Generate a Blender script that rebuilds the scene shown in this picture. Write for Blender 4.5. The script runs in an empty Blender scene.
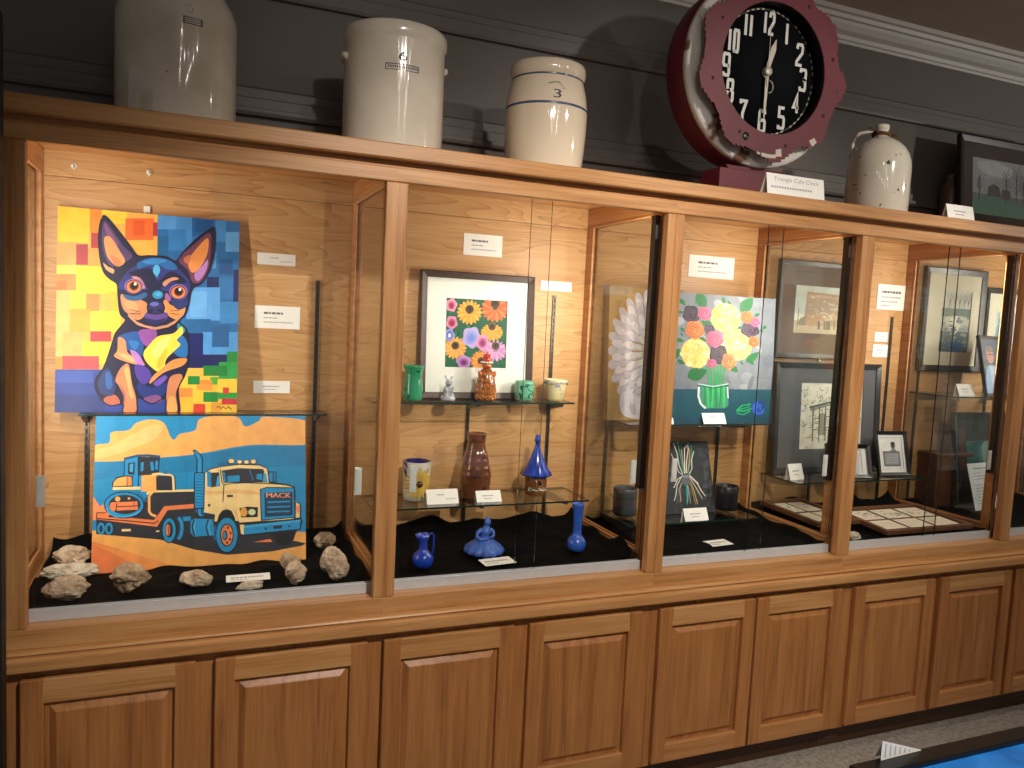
import bpy, bmesh, math, random
import numpy as np
from mathutils import Vector, Matrix, noise

random.seed(7)
SC = bpy.context.scene
COL = SC.collection
PI = math.pi
Z0 = 0.7532          # height of the display sill above the carpet; the scene is authored from the sill, then lifted

# ------------------------------------------------------------------ camera
cam_d = bpy.data.cameras.new('camera')
cam_d.sensor_width = 36.0
cam_d.lens = 36.0 * 775.456 / 1024.0
cam_d.clip_start = 0.02
cam = bpy.data.objects.new('camera', cam_d)
COL.objects.link(cam)
SC.camera = cam
cam_rot = Matrix.Rotation(-0.3891, 4, 'Z') @ Matrix.Rotation(1.4888, 4, 'X') @ Matrix.Rotation(0.0485, 4, 'Z')
cam.matrix_world = Matrix.Translation((0.3177 * 1.15, -1.819 * 1.15, 0.6908 * 1.15 + Z0)) @ cam_rot

# ------------------------------------------------------------------ world, lamps, exposure
w = bpy.data.worlds.new('dim_hall')
SC.world = w
w.use_nodes = True
w.node_tree.nodes['Background'].inputs['Color'].default_value = (1.0, 0.97, 0.94, 1)
w.node_tree.nodes['Background'].inputs['Strength'].default_value = 0.19
SC.view_settings.view_transform = 'Standard'
SC.view_settings.look = 'None'
SC.view_settings.gamma = 1.0
SC.view_settings.use_curve_mapping = False
SC.view_settings.exposure = 0.0
SC.cycles.transparent_max_bounces = 32
SC.cycles.max_bounces = 10


def aim(o, src, dst):
    o.location = src
    o.rotation_euler = (Vector(dst) - Vector(src)).to_track_quat('-Z', 'Y').to_euler()


def spot(name, src, dst, power, angle, blend=0.4, radius=0.04, col=(1.0, 0.91, 0.80)):
    l = bpy.data.lights.new(name, 'SPOT')
    l.energy = power
    l.spot_size = math.radians(angle)
    l.spot_blend = blend
    l.shadow_soft_size = radius
    l.color = col
    o = bpy.data.objects.new(name, l)
    COL.objects.link(o)
    aim(o, (src[0], src[1], src[2] + Z0), (dst[0], dst[1], dst[2] + Z0))
    return o


# ceiling track spots of the hall (behind and above the camera), then two added fills
spot('track_spot', (2.9, -1.9, 2.05), (2.35, 0.0, 1.25), 105, 50, 0.7)
spot('track_spot', (1.3, -2.2, 2.05), (1.35, 0.0, 0.0), 215, 72, 0.8)
spot('track_spot', (1.0, -2.4, 2.05), (1.25, 0.25, 1.50), 40, 42, 0.9)
spot('track_spot', (3.2, -1.6, 2.05), (3.1, 0.0, 0.1), 50, 70, 0.8)
spot('track_spot', (3.4, -0.75, 2.05), (3.3, -0.35, -0.75), 34, 60, 0.8)
spot('fill_spot', (6.4, -2.2, 2.0), (3.6, 0.68, 1.7), 75, 55, 0.9, 0.02)  # added fill from the right to lift the wall, not a hall fitting
spot('fill_spot', (5.4, -1.2, 0.9), (4.2, -0.2, 2.2), 26, 95, 0.9, 0.02)  # second added fill, aimed up at the ceiling on the right
for i in range(7):        # rows of small ceiling bulbs going back into the hall
    for xx, en in ((0.62, 1.1), (1.75, 1.6)):
        l = bpy.data.lights.new('ceiling_bulb', 'POINT')
        l.energy = en
        l.shadow_soft_size = 0.022
        l.color = (1.0, 0.92, 0.83)
        o = bpy.data.objects.new('ceiling_bulb', l)
        o.location = (xx + 0.05 * i, -1.6 - 0.62 * i, 2.08 + Z0)
        COL.objects.link(o)

# ------------------------------------------------------------------ materials
def lin(h):
    h = h.lstrip('#')
    out = []
    for i in (0, 2, 4):
        c = int(h[i:i + 2], 16) / 255.0
        out.append(c / 12.92 if c <= 0.04045 else ((c + 0.055) / 1.055) ** 2.4)
    return (out[0], out[1], out[2], 1.0)


MATS = {}


def new_mat(key):
    m = bpy.data.materials.new(key)
    m.use_nodes = True
    nt = m.node_tree
    b = nt.nodes['Principled BSDF']
    MATS[key] = m
    return m, nt, b


def N(nt, t, **kw):
    n = nt.nodes.new(t)
    for k, v in kw.items():
        if k in n.inputs:
            n.inputs[k].default_value = v
        else:
            setattr(n, k, v)
    return n


def ramp(nt, stops):
    r = nt.nodes.new('ShaderNodeValToRGB')
    el = r.color_ramp.elements
    while len(el) < len(stops):
        el.new(0.5)
    for e, (p, c) in zip(el, stops):
        e.position = p
        e.color = lin(c) if isinstance(c, str) else c
    return r


def plain(hexc, rough=0.6, metal=0.0, spec=0.5, coat=0.0, var=0.06, scale=40.0, bump=0.0):
    key = 'plain_%s_%s_%s_%s_%s' % (hexc, rough, metal, coat, bump)
    if key in MATS:
        return MATS[key]
    m, nt, b = new_mat(key)
    b.inputs['Roughness'].default_value = rough
    b.inputs['Metallic'].default_value = metal
    b.inputs['Specular IOR Level'].default_value = spec
    b.inputs['Coat Weight'].default_value = coat
    b.inputs['Coat Roughness'].default_value = 0.08
    tc = N(nt, 'ShaderNodeTexCoord')
    no = N(nt, 'ShaderNodeTexNoise', Scale=scale, Detail=4.0)
    nt.links.new(tc.outputs['Object'], no.inputs['Vector'])
    c = lin(hexc)
    lo = tuple(max(0, x * (1 - var)) for x in c[:3]) + (1,)
    hi = tuple(min(1, x * (1 + var)) for x in c[:3]) + (1,)
    r = ramp(nt, [(0.3, lo), (0.7, hi)])
    nt.links.new(no.outputs['Fac'], r.inputs['Fac'])
    nt.links.new(r.outputs['Color'], b.inputs['Base Color'])
    if bump:
        bp = N(nt, 'ShaderNodeBump', Strength=bump, Distance=0.004)
        nt.links.new(no.outputs['Fac'], bp.inputs['Height'])
        nt.links.new(bp.outputs['Normal'], b.inputs['Normal'])
    return m


def paint(hexc):
    return plain(hexc, rough=0.45, spec=0.35, var=0.10, scale=28.0)


def oak(axis, dark='#8c5a2f', mid='#bb8350', light='#d0a06a', rough=0.38, key='oak', cathedral=0.0):
    k = '%s_%s' % (key, axis)
    if k in MATS:
        return MATS[k]
    m, nt, b = new_mat(k)
    tc = N(nt, 'ShaderNodeTexCoord')
    oi = N(nt, 'ShaderNodeObjectInfo')
    ml = N(nt, 'ShaderNodeVectorMath', operation='SCALE')
    ml.inputs[0].default_value = (7.3, 3.1, 5.7)
    nt.links.new(oi.outputs['Random'], ml.inputs['Scale'])
    ad = N(nt, 'ShaderNodeVectorMath', operation='ADD')
    nt.links.new(tc.outputs['Object'], ad.inputs[0])
    nt.links.new(ml.outputs['Vector'], ad.inputs[1])
    s = {'x': (1.0, 14.0, 14.0), 'y': (14.0, 1.0, 14.0), 'z': (14.0, 14.0, 1.0)}[axis]
    mp = N(nt, 'ShaderNodeMapping')
    mp.inputs['Scale'].default_value = s
    nt.links.new(ad.outputs['Vector'], mp.inputs['Vector'])
    n1 = N(nt, 'ShaderNodeTexNoise', Scale=2.2, Detail=6.0, Roughness=0.62, Distortion=0.35)
    nt.links.new(mp.outputs['Vector'], n1.inputs['Vector'])
    mp2 = N(nt, 'ShaderNodeMapping')
    mp2.inputs['Scale'].default_value = tuple(4.0 if v == 1.0 else 210.0 for v in s)
    nt.links.new(ad.outputs['Vector'], mp2.inputs['Vector'])
    n2 = N(nt, 'ShaderNodeTexNoise', Scale=1.0, Detail=2.0)
    nt.links.new(mp2.outputs['Vector'], n2.inputs['Vector'])
    mx = N(nt, 'ShaderNodeMath', operation='MULTIPLY_ADD')
    mx.inputs[1].default_value = 0.42
    nt.links.new(n2.outputs['Fac'], mx.inputs[0])
    base = n1.outputs['Fac']
    if cathedral:
        mp3 = N(nt, 'ShaderNodeMapping')
        mp3.inputs['Scale'].default_value = tuple(0.9 if v == 1.0 else 6.5 for v in s)
        nt.links.new(ad.outputs['Vector'], mp3.inputs['Vector'])
        wv = N(nt, 'ShaderNodeTexNoise', Scale=0.9, Detail=2.5, Roughness=0.45, Distortion=0.25)
        nt.links.new(mp3.outputs['Vector'], wv.inputs['Vector'])
        fr = N(nt, 'ShaderNodeMath', operation='MULTIPLY')
        fr.inputs[1].default_value = 30.0
        nt.links.new(wv.outputs['Fac'], fr.inputs[0])
        pp = N(nt, 'ShaderNodeMath', operation='FRACT')
        nt.links.new(fr.outputs[0], pp.inputs[0])
        pw_ = N(nt, 'ShaderNodeMath', operation='POWER')
        pw_.inputs[1].default_value = 0.45
        nt.links.new(pp.outputs[0], pw_.inputs[0])
        pp = pw_
        mm = N(nt, 'ShaderNodeMix')
        mm.data_type = 'FLOAT'
        mm.inputs[0].default_value = cathedral
        nt.links.new(n1.outputs['Fac'], mm.inputs[2])
        nt.links.new(pp.outputs[0], mm.inputs[3])
        base = mm.outputs[0]
    nt.links.new(base, mx.inputs[2])
    r = ramp(nt, [(0.40, dark), (0.68, mid), (1.0, light)])
    nt.links.new(mx.outputs[0], r.inputs['Fac'])
    nt.links.new(r.outputs['Color'], b.inputs['Base Color'])
    b.inputs['Roughness'].default_value = rough
    b.inputs['Specular IOR Level'].default_value = 0.4
    bp = N(nt, 'ShaderNodeBump', Strength=0.12, Distance=0.002)
    nt.links.new(mx.outputs[0], bp.inputs['Height'])
    nt.links.new(bp.outputs['Normal'], b.inputs['Normal'])
    return m


def glass(key='clear_glass', tint=(0.986, 0.993, 0.988), gloss=0.9):
    if key in MATS:
        return MATS[key]
    m, nt, b = new_mat(key)
    nt.nodes.remove(b)
    out = nt.nodes['Material Output']
    tr = N(nt, 'ShaderNodeBsdfTransparent')
    tr.inputs['Color'].default_value = tint + (1,)
    gl = N(nt, 'ShaderNodeBsdfGlossy', Roughness=0.0)
    gl.inputs['Color'].default_value = (gloss, gloss, gloss, 1)
    lw = N(nt, 'ShaderNodeLayerWeight')
    lw.inputs['Blend'].default_value = 0.5
    pw = N(nt, 'ShaderNodeMath', operation='POWER')
    pw.inputs[1].default_value = 5.0
    nt.links.new(lw.outputs['Facing'], pw.inputs[0])
    ma = N(nt, 'ShaderNodeMath', operation='MULTIPLY_ADD')
    ma.inputs[1].default_value = 0.90
    ma.inputs[2].default_value = 0.028
    nt.links.new(pw.outputs[0], ma.inputs[0])
    mx = N(nt, 'ShaderNodeMixShader')
    nt.links.new(ma.outputs[0], mx.inputs[0])
    nt.links.new(tr.outputs[0], mx.inputs[1])
    nt.links.new(gl.outputs[0], mx.inputs[2])
    nt.links.new(mx.outputs[0], out.inputs['Surface'])
    return m


def emit(key, col, strength):
    if key in MATS:
        return MATS[key]
    m, nt, b = new_mat(key)
    b.inputs['Base Color'].default_value = (0.8, 0.8, 0.8, 1)
    b.inputs['Emission Color'].default_value = col + (1,)
    b.inputs['Emission Strength'].default_value = strength
    return m


def speckled(key, base, spots, scale=60.0, thr=0.70, rough=0.25, coat=0.6, base2=None, bump=0.0, nscale=8.0):
    if key in MATS:
        return MATS[key]
    m, nt, b = new_mat(key)
    tc = N(nt, 'ShaderNodeTexCoord')
    n1 = N(nt, 'ShaderNodeTexNoise', Scale=scale, Detail=3.0)
    n2 = N(nt, 'ShaderNodeTexNoise', Scale=nscale, Detail=5.0)
    nt.links.new(tc.outputs['Object'], n1.inputs['Vector'])
    nt.links.new(tc.outputs['Object'], n2.inputs['Vector'])
    r2 = ramp(nt, [(0.35, base), (0.7, base2 or base)])
    nt.links.new(n2.outputs['Fac'], r2.inputs['Fac'])
    r1 = ramp(nt, [(thr, (0, 0, 0, 1)), (min(1, thr + 0.05), (1, 1, 1, 1))])
    nt.links.new(n1.outputs['Fac'], r1.inputs['Fac'])
    mx = N(nt, 'ShaderNodeMix')
    mx.data_type = 'RGBA'
    nt.links.new(r1.outputs['Color'], mx.inputs[0])
    nt.links.new(r2.outputs['Color'], mx.inputs[6])
    mx.inputs[7].default_value = lin(spots)
    nt.links.new(mx.outputs[2], b.inputs['Base Color'])
    b.inputs['Roughness'].default_value = rough
    b.inputs['Coat Weight'].default_value = coat
    b.inputs['Coat Roughness'].default_value = 0.06
    if bump:
        bp = N(nt, 'ShaderNodeBump', Strength=bump, Distance=0.006)
        nt.links.new(n2.outputs['Fac'], bp.inputs['Height'])
        nt.links.new(bp.outputs['Normal'], b.inputs['Normal'])
    return m


OAK_X, OAK_Y, OAK_Z = oak('x'), oak('y'), oak('z')
DOOR_X = oak('x', '#8f5f38', '#b67e4c', '#c9945e', key='door_oak')
DOOR_Z = oak('z', '#7d4f2b', '#aa7040', '#bf8750', key='door_oak')
RAIL_X = oak('x', '#99683a', '#c18b56', '#d3a570', key='pale_oak')
PLY = oak('x', '#96683c', '#bf8f5a', '#cfa470', rough=0.42, key='oak_plywood', cathedral=0.34)
GLASS = glass()
PANEL_GLASS = glass('partition_glass', (0.968, 0.980, 0.970), 0.9)
GLASS_EDGE = plain('#16302a', rough=0.15, coat=0.5)
ALU = plain('#d4d8dc', rough=0.40, metal=0.25, var=0.03)
STEEL = plain('#8d8f90', rough=0.35, metal=0.85)
BLACK = plain('#0b0b0c', rough=0.35)
WHITE = plain('#f2f0ea', rough=0.7, var=0.02)
GREYINK = plain('#a9abad', rough=0.8)
DARKINK = plain('#6c6d70', rough=0.8)

# ------------------------------------------------------------------ mesh helpers
class MB:
    """Collects shapes into ONE mesh object."""

    def __init__(self, off=(0, 0, 0)):
        self.bm = bmesh.new()
        self.off = Vector(off)

    def box(self, x0, x1, y0, y1, z0, z1, mi=0):
        v = [self.bm.verts.new((x, y, z)) for z in (z0, z1) for y in (y0, y1) for x in (x0, x1)]
        fs = []
        for q in ((0, 2, 3, 1), (4, 5, 7, 6), (0, 1, 5, 4), (1, 3, 7, 5), (3, 2, 6, 7), (2, 0, 4, 6)):
            f = self.bm.faces.new([v[i] for i in q])
            f.material_index = mi
            fs.append(f)
        return fs

    def face(self, pts, mi=0, smooth=False):
        try:
            f = self.bm.faces.new([self.bm.verts.new(p) for p in pts])
        except ValueError:
            return None
        f.material_index = mi
        f.smooth = smooth
        return f

    def grid(self, rows, mi=0, smooth=True, closed=False, cap0=False, cap1=False):
        vs = [[self.bm.verts.new(p) for p in r] for r in rows]
        n = len(vs[0])
        for a, b in zip(vs, vs[1:]):
            for i in range(n if closed else n - 1):
                j = (i + 1) % n
                f = self.bm.faces.new((a[i], a[j], b[j], b[i]))
                f.material_index = mi
                f.smooth = smooth
        if cap0:
            f = self.bm.faces.new(list(reversed(vs[0])))
            f.material_index = mi
        if cap1:
            f = self.bm.faces.new(vs[-1])
            f.material_index = mi
        return vs

    def lathe(self, prof, c=(0, 0, 0), seg=40, mi=0, fn=None, cap0=True, cap1=True, mis=None):
        """prof: (radius, z) from bottom to top; fn(r, z, angle) -> r"""
        rows = []
        for r, z in prof:
            row = []
            for k in range(seg):
                a = 2 * PI * k / seg
                rr = fn(r, z, a) if fn else r
                row.append((c[0] + rr * math.cos(a), c[1] + rr * math.sin(a), c[2] + z))
            rows.append(row)
        n0 = len(self.bm.faces)
        self.grid(rows, mi, True, True, cap0, cap1)
        if mis:
            self.bm.faces.ensure_lookup_table()
            for i in range(len(prof) - 1):
                for k in range(seg):
                    self.bm.faces[n0 + i * seg + k].material_index = mis[i]

    def tube(self, pts, r, seg=10, mi=0, closed=False):
        pts = [Vector(p) for p in pts]
        rows = []
        n = len(pts)
        up = Vector((0, 0, 1))
        for i, p in enumerate(pts):
            a = pts[(i - 1) % n] if (closed or i > 0) else p
            b = pts[(i + 1) % n] if (closed or i < n - 1) else p
            t = (b - a).normalized()
            if abs(t.dot(up)) > 0.95:
                up = Vector((1, 0, 0)) if abs(t.x) < 0.9 else Vector((0, 1, 0))
            s = t.cross(up).normalized()
            u = s.cross(t).normalized()
            rr = r[i] if isinstance(r, (list, tuple)) else r
            rows.append([p + s * (rr * math.cos(2 * PI * k / seg)) + u * (rr * math.sin(2 * PI * k / seg)) for k in range(seg)])
        if closed:
            rows.append(rows[0])
        self.grid(rows, mi, True, True, not closed, not closed)

    def ell(self, c, r, rot=None, mi=0, sub=2):
        res = bmesh.ops.create_icosphere(self.bm, subdivisions=sub, radius=1.0)
        M = Matrix.Translation(c) @ (rot.to_4x4() if rot else Matrix.Identity(4)) @ Matrix.Diagonal((r[0], r[1], r[2], 1))
        bmesh.ops.transform(self.bm, matrix=M, verts=res['verts'])
        for v in res['verts']:
            for f in v.link_faces:
                f.material_index = mi
                f.smooth = True

    def extrude_x(self, prof, x0, x1, mi=0, smooth=False):
        """closed profile of (y, z) swept along x"""
        self.grid([[(x0, y, z) for y, z in prof], [(x1, y, z) for y, z in prof]], mi, smooth, True, True, True)

    def prism_y(self, pts, y0, y1, mi=0):
        """outline of (x, z) given depth along y"""
        self.grid([[(x, y0, z) for x, z in pts], [(x, y1, z) for x, z in pts]], mi, False, True, True, True)


def setprops(o, label=None, cat=None, group=None, kind=None):
    if label:
        o['label'] = label
    if cat:
        o['category'] = cat
    if group:
        o['group'] = group
    if kind:
        o['kind'] = kind
    return o


def obj(name, mb, mats, parent=None, bevel=0.0, seg=2, label=None, remesh=0.0, sub=0, smooth=False):
    bm = mb.bm
    bmesh.ops.recalc_face_normals(bm, faces=bm.faces)
    if mb.off.length:
        bmesh.ops.translate(bm, vec=-mb.off, verts=bm.verts)
    me = bpy.data.meshes.new(name)
    bm.to_mesh(me)
    bm.free()
    for m in (mats if isinstance(mats, (list, tuple)) else [mats]):
        me.materials.append(m)
    o = bpy.data.objects.new(name, me)
    COL.objects.link(o)
    if parent is not None:
        o.parent = parent
    if smooth:
        for p in me.polygons:
            p.use_smooth = True
    if remesh:
        md = o.modifiers.new('merge', 'REMESH')
        md.mode = 'VOXEL'
        md.voxel_size = remesh
        md.use_smooth_shade = True
        ms = o.modifiers.new('soften', 'SMOOTH')
        ms.factor = 0.5
        ms.iterations = 3
    if bevel:
        md = o.modifiers.new('bevel', 'BEVEL')
        md.width = bevel
        md.segments = seg
        md.limit_method = 'ANGLE'
        md.angle_limit = math.radians(40)
    if sub:
        md = o.modifiers.new('subdiv', 'SUBSURF')
        md.levels = sub
        md.render_levels = sub
    if label:
        o['label'] = label
    return o


def thing(name, label, cat, loc=(0, 0, 0), rot=(0, 0, 0), group=None):
    o = bpy.data.objects.new(name, None)
    o.empty_display_size = 0.05
    COL.objects.link(o)
    o.location = loc
    o.rotation_euler = rot
    return setprops(o, label, cat, group)


def spline(pts, n=6):
    """closed Catmull-Rom through pts"""
    out = []
    m = len(pts)
    for i in range(m):
        p0, p1, p2, p3 = (Vector(pts[(i + k) % m]) for k in (-1, 0, 1, 2))
        for k in range(n):
            t = k / n
            out.append(tuple(0.5 * ((2 * p1) + (p2 - p0) * t + (2 * p0 - 5 * p1 + 4 * p2 - p3) * t * t + (3 * p1 - p0 - 3 * p2 + p3) * t ** 3)))
    return out


_text_cache = {}


def text_tris(s):
    """triangles of a string in the built-in font, normalised to its own box (0..1 by 0..1)"""
    if s in _text_cache:
        return _text_cache[s]
    c = bpy.data.curves.new('t', 'FONT')
    c.body = s
    c.resolution_u = 4
    o = bpy.data.objects.new('t', c)
    COL.objects.link(o)
    dg = bpy.context.evaluated_depsgraph_get()
    me = bpy.data.meshes.new_from_object(o.evaluated_get(dg))
    me.calc_loop_triangles()
    v = [(p.co.x, p.co.y) for p in me.vertices]
    x0, x1 = min(a for a, b in v), max(a for a, b in v)
    y0, y1 = min(b for a, b in v), max(b for a, b in v)
    v = [((a - x0) / (x1 - x0), (b - y0) / (y1 - y0)) for a, b in v]
    tris = [[v[i] for i in t.vertices] for t in me.loop_triangles]
    bpy.data.objects.remove(o)
    bpy.data.meshes.remove(me)
    bpy.data.curves.remove(c)
    _text_cache[s] = tris
    return tris


class Art:
    """A flat picture on a board: paint patches digitised on the picture's own plane."""

    def __init__(self, corners, w, h):
        # corners TL, TR, BR, BL in the digitising sheet -> unit square (u right, v up)
        src = [Vector(c) for c in corners]
        dst = [(0, 1), (1, 1), (1, 0), (0, 0)]
        A, b = [], []
        for (x, y), (u, v) in zip(src, dst):
            A.append([x, y, 1, 0, 0, 0, -u * x, -u * y]); b.append(u)
            A.append([0, 0, 0, x, y, 1, -v * x, -v * y]); b.append(v)
        self.H = np.linalg.solve(np.array(A, float), np.array(b, float))
        self.w, self.h = w, h
        self.layers = []
        self.T = lambda x, y: (x, y)

    def sheet(self, x0=0, y0=0, s=1.0, bx=0, by=0, bs=1.0):
        """read the next points from an enlargement (origin x0,y0, factor s) into the base sheet"""
        self.T = lambda x, y: (((x / s + x0) - bx) * bs, ((y / s + y0) - by) * bs)

    def uv(self, x, y):
        x, y = self.T(x, y)
        H = self.H
        d = H[6] * x + H[7] * y + 1
        return (min(1, max(0, (H[0] * x + H[1] * y + H[2]) / d)), min(1, max(0, (H[3] * x + H[4] * y + H[5]) / d)))

    def poly(self, c, pts, sm=False):
        if sm:
            pts = spline(pts)
        self.layers.append((c, [[self.uv(*p) for p in pts]]))

    def rect(self, c, x0, y0, x1, y1):
        self.poly(c, [(x0, y0), (x1, y0), (x1, y1), (x0, y1)])

    def ell(self, c, x, y, rx, ry, rot=0.0, n=22):
        cr, sr = math.cos(rot), math.sin(rot)
        self.poly(c, [(x + rx * math.cos(2 * PI * k / n) * cr - ry * math.sin(2 * PI * k / n) * sr,
                       y + rx * math.cos(2 * PI * k / n) * sr + ry * math.sin(2 * PI * k / n) * cr) for k in range(n)])

    def line(self, c, pts, wd):
        quads = []
        n = len(pts)
        L, R = [], []
        for i in range(n):
            a = Vector(pts[max(0, i - 1)])
            b = Vector(pts[min(n - 1, i + 1)])
            t = (b - a)
            t.normalize()
            p = Vector(pts[i])
            q = Vector((-t.y, t.x)) * (wd / 2)
            L.append(p + q)
            R.append(p - q)
        for i in range(n - 1):
            quads.append([self.uv(*L[i]), self.uv(*L[i + 1]), self.uv(*R[i + 1]), self.uv(*R[i])])
        self.layers.append((c, quads))

    def outline(self, c, pts, wd, sm=False):
        if sm:
            pts = spline(pts)
        self.line(c, list(pts) + [pts[0]], wd)

    def text(self, c, s, x0, y0, x1, y1):
        self.layers.append((c, [[self.uv(x0 + (x1 - x0) * a, y1 + (y0 - y1) * b) for a, b in t] for t in text_tris(s)]))

    def mesh(self, thick=0.02, base='#cccccc', edge=None, name='picture', parent=None, y=0.0, step=5e-5, z=0.0, x=0.0):
        mb = MB()
        w2 = self.w / 2
        mats = [plain(edge or base, rough=0.6), paint(base)]
        idx = {}
        mb.box(x - w2, x + w2, y, y + thick, z, z + self.h, 0)
        done = []

        def put(c, pts, k):
            if c not in idx:
                idx[c] = len(mats)
                mats.append(paint(c))
            q = []
            for p in pts:
                if not q or (abs(p[0] - q[-1][0]) + abs(p[1] - q[-1][1])) > 1e-6:
                    q.append(p)
            if len(q) > 2:
                mb.face([(x - w2 + u * self.w, y - step * k, z + v * self.h) for u, v in q], idx[c])
        put(base, [(0, 0), (1, 0), (1, 1), (0, 1)], 1)
        for c, polys in self.layers:
            pts_ = [p for q in polys for p in q]
            u0, u1 = min(p[0] for p in pts_), max(p[0] for p in pts_)
            v0, v1 = min(p[1] for p in pts_), max(p[1] for p in pts_)
            k = 2
            for (a0, a1, b0, b1, kk) in done:
                if kk >= k and a0 < u1 and u0 < a1 and b0 < v1 and v0 < b1:
                    k = kk + 1
            done.append((u0, u1, v0, v1, k))
            for pts in polys:
                put(c, pts, k)
        bm = mb.bm
        me_o = obj_keep(name, mb, mats, parent)
        return me_o


def obj_keep(name, mb, mats, parent):
    bm = mb.bm
    # picture faces all look towards -y; the board is a closed box already wound outwards
    for f in bm.faces:
        f.normal_update()
    me = bpy.data.meshes.new(name)
    bm.to_mesh(me)
    bm.free()
    for m in mats:
        me.materials.append(m)
    o = bpy.data.objects.new(name, me)
    COL.objects.link(o)
    if parent is not None:
        o.parent = parent
    return o


def lean(o, x, yb, zb, h, yt, rz=0.0):
    """stand o at (x, yb, zb) with its top leaning back to yt"""
    o.location = (x, yb, zb)
    o.rotation_mode = 'XYZ'
    o.rotation_euler = (-math.asin(max(-1, min(1, (yt - yb) / h))), 0, rz)
# ------------------------------------------------------------------ the room
FL = -0.7532
WALLM = plain('#65605d', rough=0.55, var=0.05, scale=6.0)
TRIMM = plain('#67625f', rough=0.45, var=0.03)
CROWNM = plain('#c2bfba', rough=0.45, var=0.03)
CEILM = plain('#b5a798', rough=0.8, var=0.05, scale=8.0)


def carpet():
    m, nt, b = new_mat('carpet')
    tc = N(nt, 'ShaderNodeTexCoord')
    n1 = N(nt, 'ShaderNodeTexNoise', Scale=260.0, Detail=3.0)
    n2 = N(nt, 'ShaderNodeTexNoise', Scale=60.0, Detail=5.0)
    nt.links.new(tc.outputs['Object'], n1.inputs['Vector'])
    nt.links.new(tc.outputs['Object'], n2.inputs['Vector'])
    mx = N(nt, 'ShaderNodeMath', operation='ADD')
    nt.links.new(n1.outputs['Fac'], mx.inputs[0])
    nt.links.new(n2.outputs['Fac'], mx.inputs[1])
    r = ramp(nt, [(0.75 / 2, '#7d756c'), (0.62, '#b0a79c')])
    hv = N(nt, 'ShaderNodeMath', operation='MULTIPLY')
    hv.inputs[1].default_value = 0.5
    nt.links.new(mx.outputs[0], hv.inputs[0])
    nt.links.new(hv.outputs[0], r.inputs['Fac'])
    nt.links.new(r.outputs['Color'], b.inputs['Base Color'])
    b.inputs['Roughness'].default_value = 0.95
    bp = N(nt, 'ShaderNodeBump', Strength=0.6, Distance=0.004)
    nt.links.new(n1.outputs['Fac'], bp.inputs['Height'])
    nt.links.new(bp.outputs['Normal'], b.inputs['Normal'])
    return m


def struct(name, mb, m, **k):
    o = obj(name, mb, m, **k)
    o['kind'] = 'structure'
    return o


mb = MB(); mb.box(-4, 10, -7, 0.80, FL - 0.1, FL); struct('floor', mb, carpet())
mb = MB(); mb.box(-4, 10, 0.68, 0.80, FL, 2.20); struct('wall_back', mb, WALLM)
mb = MB(); mb.box(-4, 10, -7, 0.80, 2.20, 2.30); struct('ceiling', mb, CEILM)
# crown moulding, picture rail, lower rail: stepped profiles along the wall
Y = 0.68
crown = [(Y, 2.086), (Y - .012, 2.086), (Y - .014, 2.098), (Y - .022, 2.100), (Y - .026, 2.116), (Y - .045, 2.128), (Y - .060, 2.148),
         (Y - .066, 2.160), (Y - .078, 2.163), (Y - .082, 2.178), (Y - .096, 2.182), (Y - .098, 2.1999), (Y, 2.1999)]
mb = MB(); mb.extrude_x(crown, -4, 10); struct('trim_1', mb, CROWNM)
rail = [(Y, 1.805), (Y - .020, 1.805), (Y - .024, 1.815), (Y - .024, 1.826), (Y - .014, 1.830), (Y - .014, 1.858), (Y - .009, 1.862),
        (Y - .009, 1.884), (Y - .004, 1.890), (Y, 1.892)]
mb = MB(); mb.extrude_x(rail, -4, 10); struct('trim_2', mb, TRIMM)
rail = [(Y, 1.424), (Y - .026, 1.424), (Y - .030, 1.434), (Y - .030, 1.446), (Y - .018, 1.450), (Y - .018, 1.480), (Y - .010, 1.484),
        (Y - .010, 1.512), (Y - .004, 1.518), (Y, 1.520)]
mb = MB(); mb.extrude_x(rail, -4, 10); struct('trim_3', mb, TRIMM)
rail = [(Y, 1.330), (Y - .012, 1.330), (Y - .016, 1.338), (Y - .016, 1.352), (Y - .006, 1.358), (Y, 1.360)]
mb = MB(); mb.extrude_x(rail, -4, 10); struct('trim_4', mb, TRIMM)

# ------------------------------------------------------------------ the built-in display cabinet
BAYS = [(0.0, 0.833), (0.894, 1.722), (1.784, 2.524), (2.584, 3.383), (3.443, 4.22)]
XL, XR = -0.100, 4.282
YG, YB = 0.046, 0.576            # glass track, back panel
ORD = ['leftmost', 'second from the left', 'third from the left', 'fourth from the left', 'fifth from the left']
HOLD = ['with the dog and truck paintings', 'with pottery and the flower print', 'with the bouquet painting',
        'with small black framed documents', 'with two watercolours and a brown box']

# continuous top
t = thing('cabinet_top', 'long oak top of the display cabinet carrying the stoneware and clock', 'cabinet top', (XL - .012, 0, 1.2065))
mb = MB(t.location)
mb.extrude_x([(-.026, 1.2045), (-.030, 1.2080), (-.030, 1.2425), (-.026, 1.2460), (.672, 1.2460), (.672, 1.2300), (.0305, 1.2300), (.0305, 1.2045)], XL - .012, XR + .012)
obj('top_board', mb, RAIL_X, t)
mb = MB(t.location)
mb.extrude_x([(.004, 1.1885), (.005, 1.1930), (.002, 1.1985), (.002, 1.2042), (.030, 1.2042), (.030, 1.1885)], XL, XR)
obj('cove_molding', mb, OAK_X, t)

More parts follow.
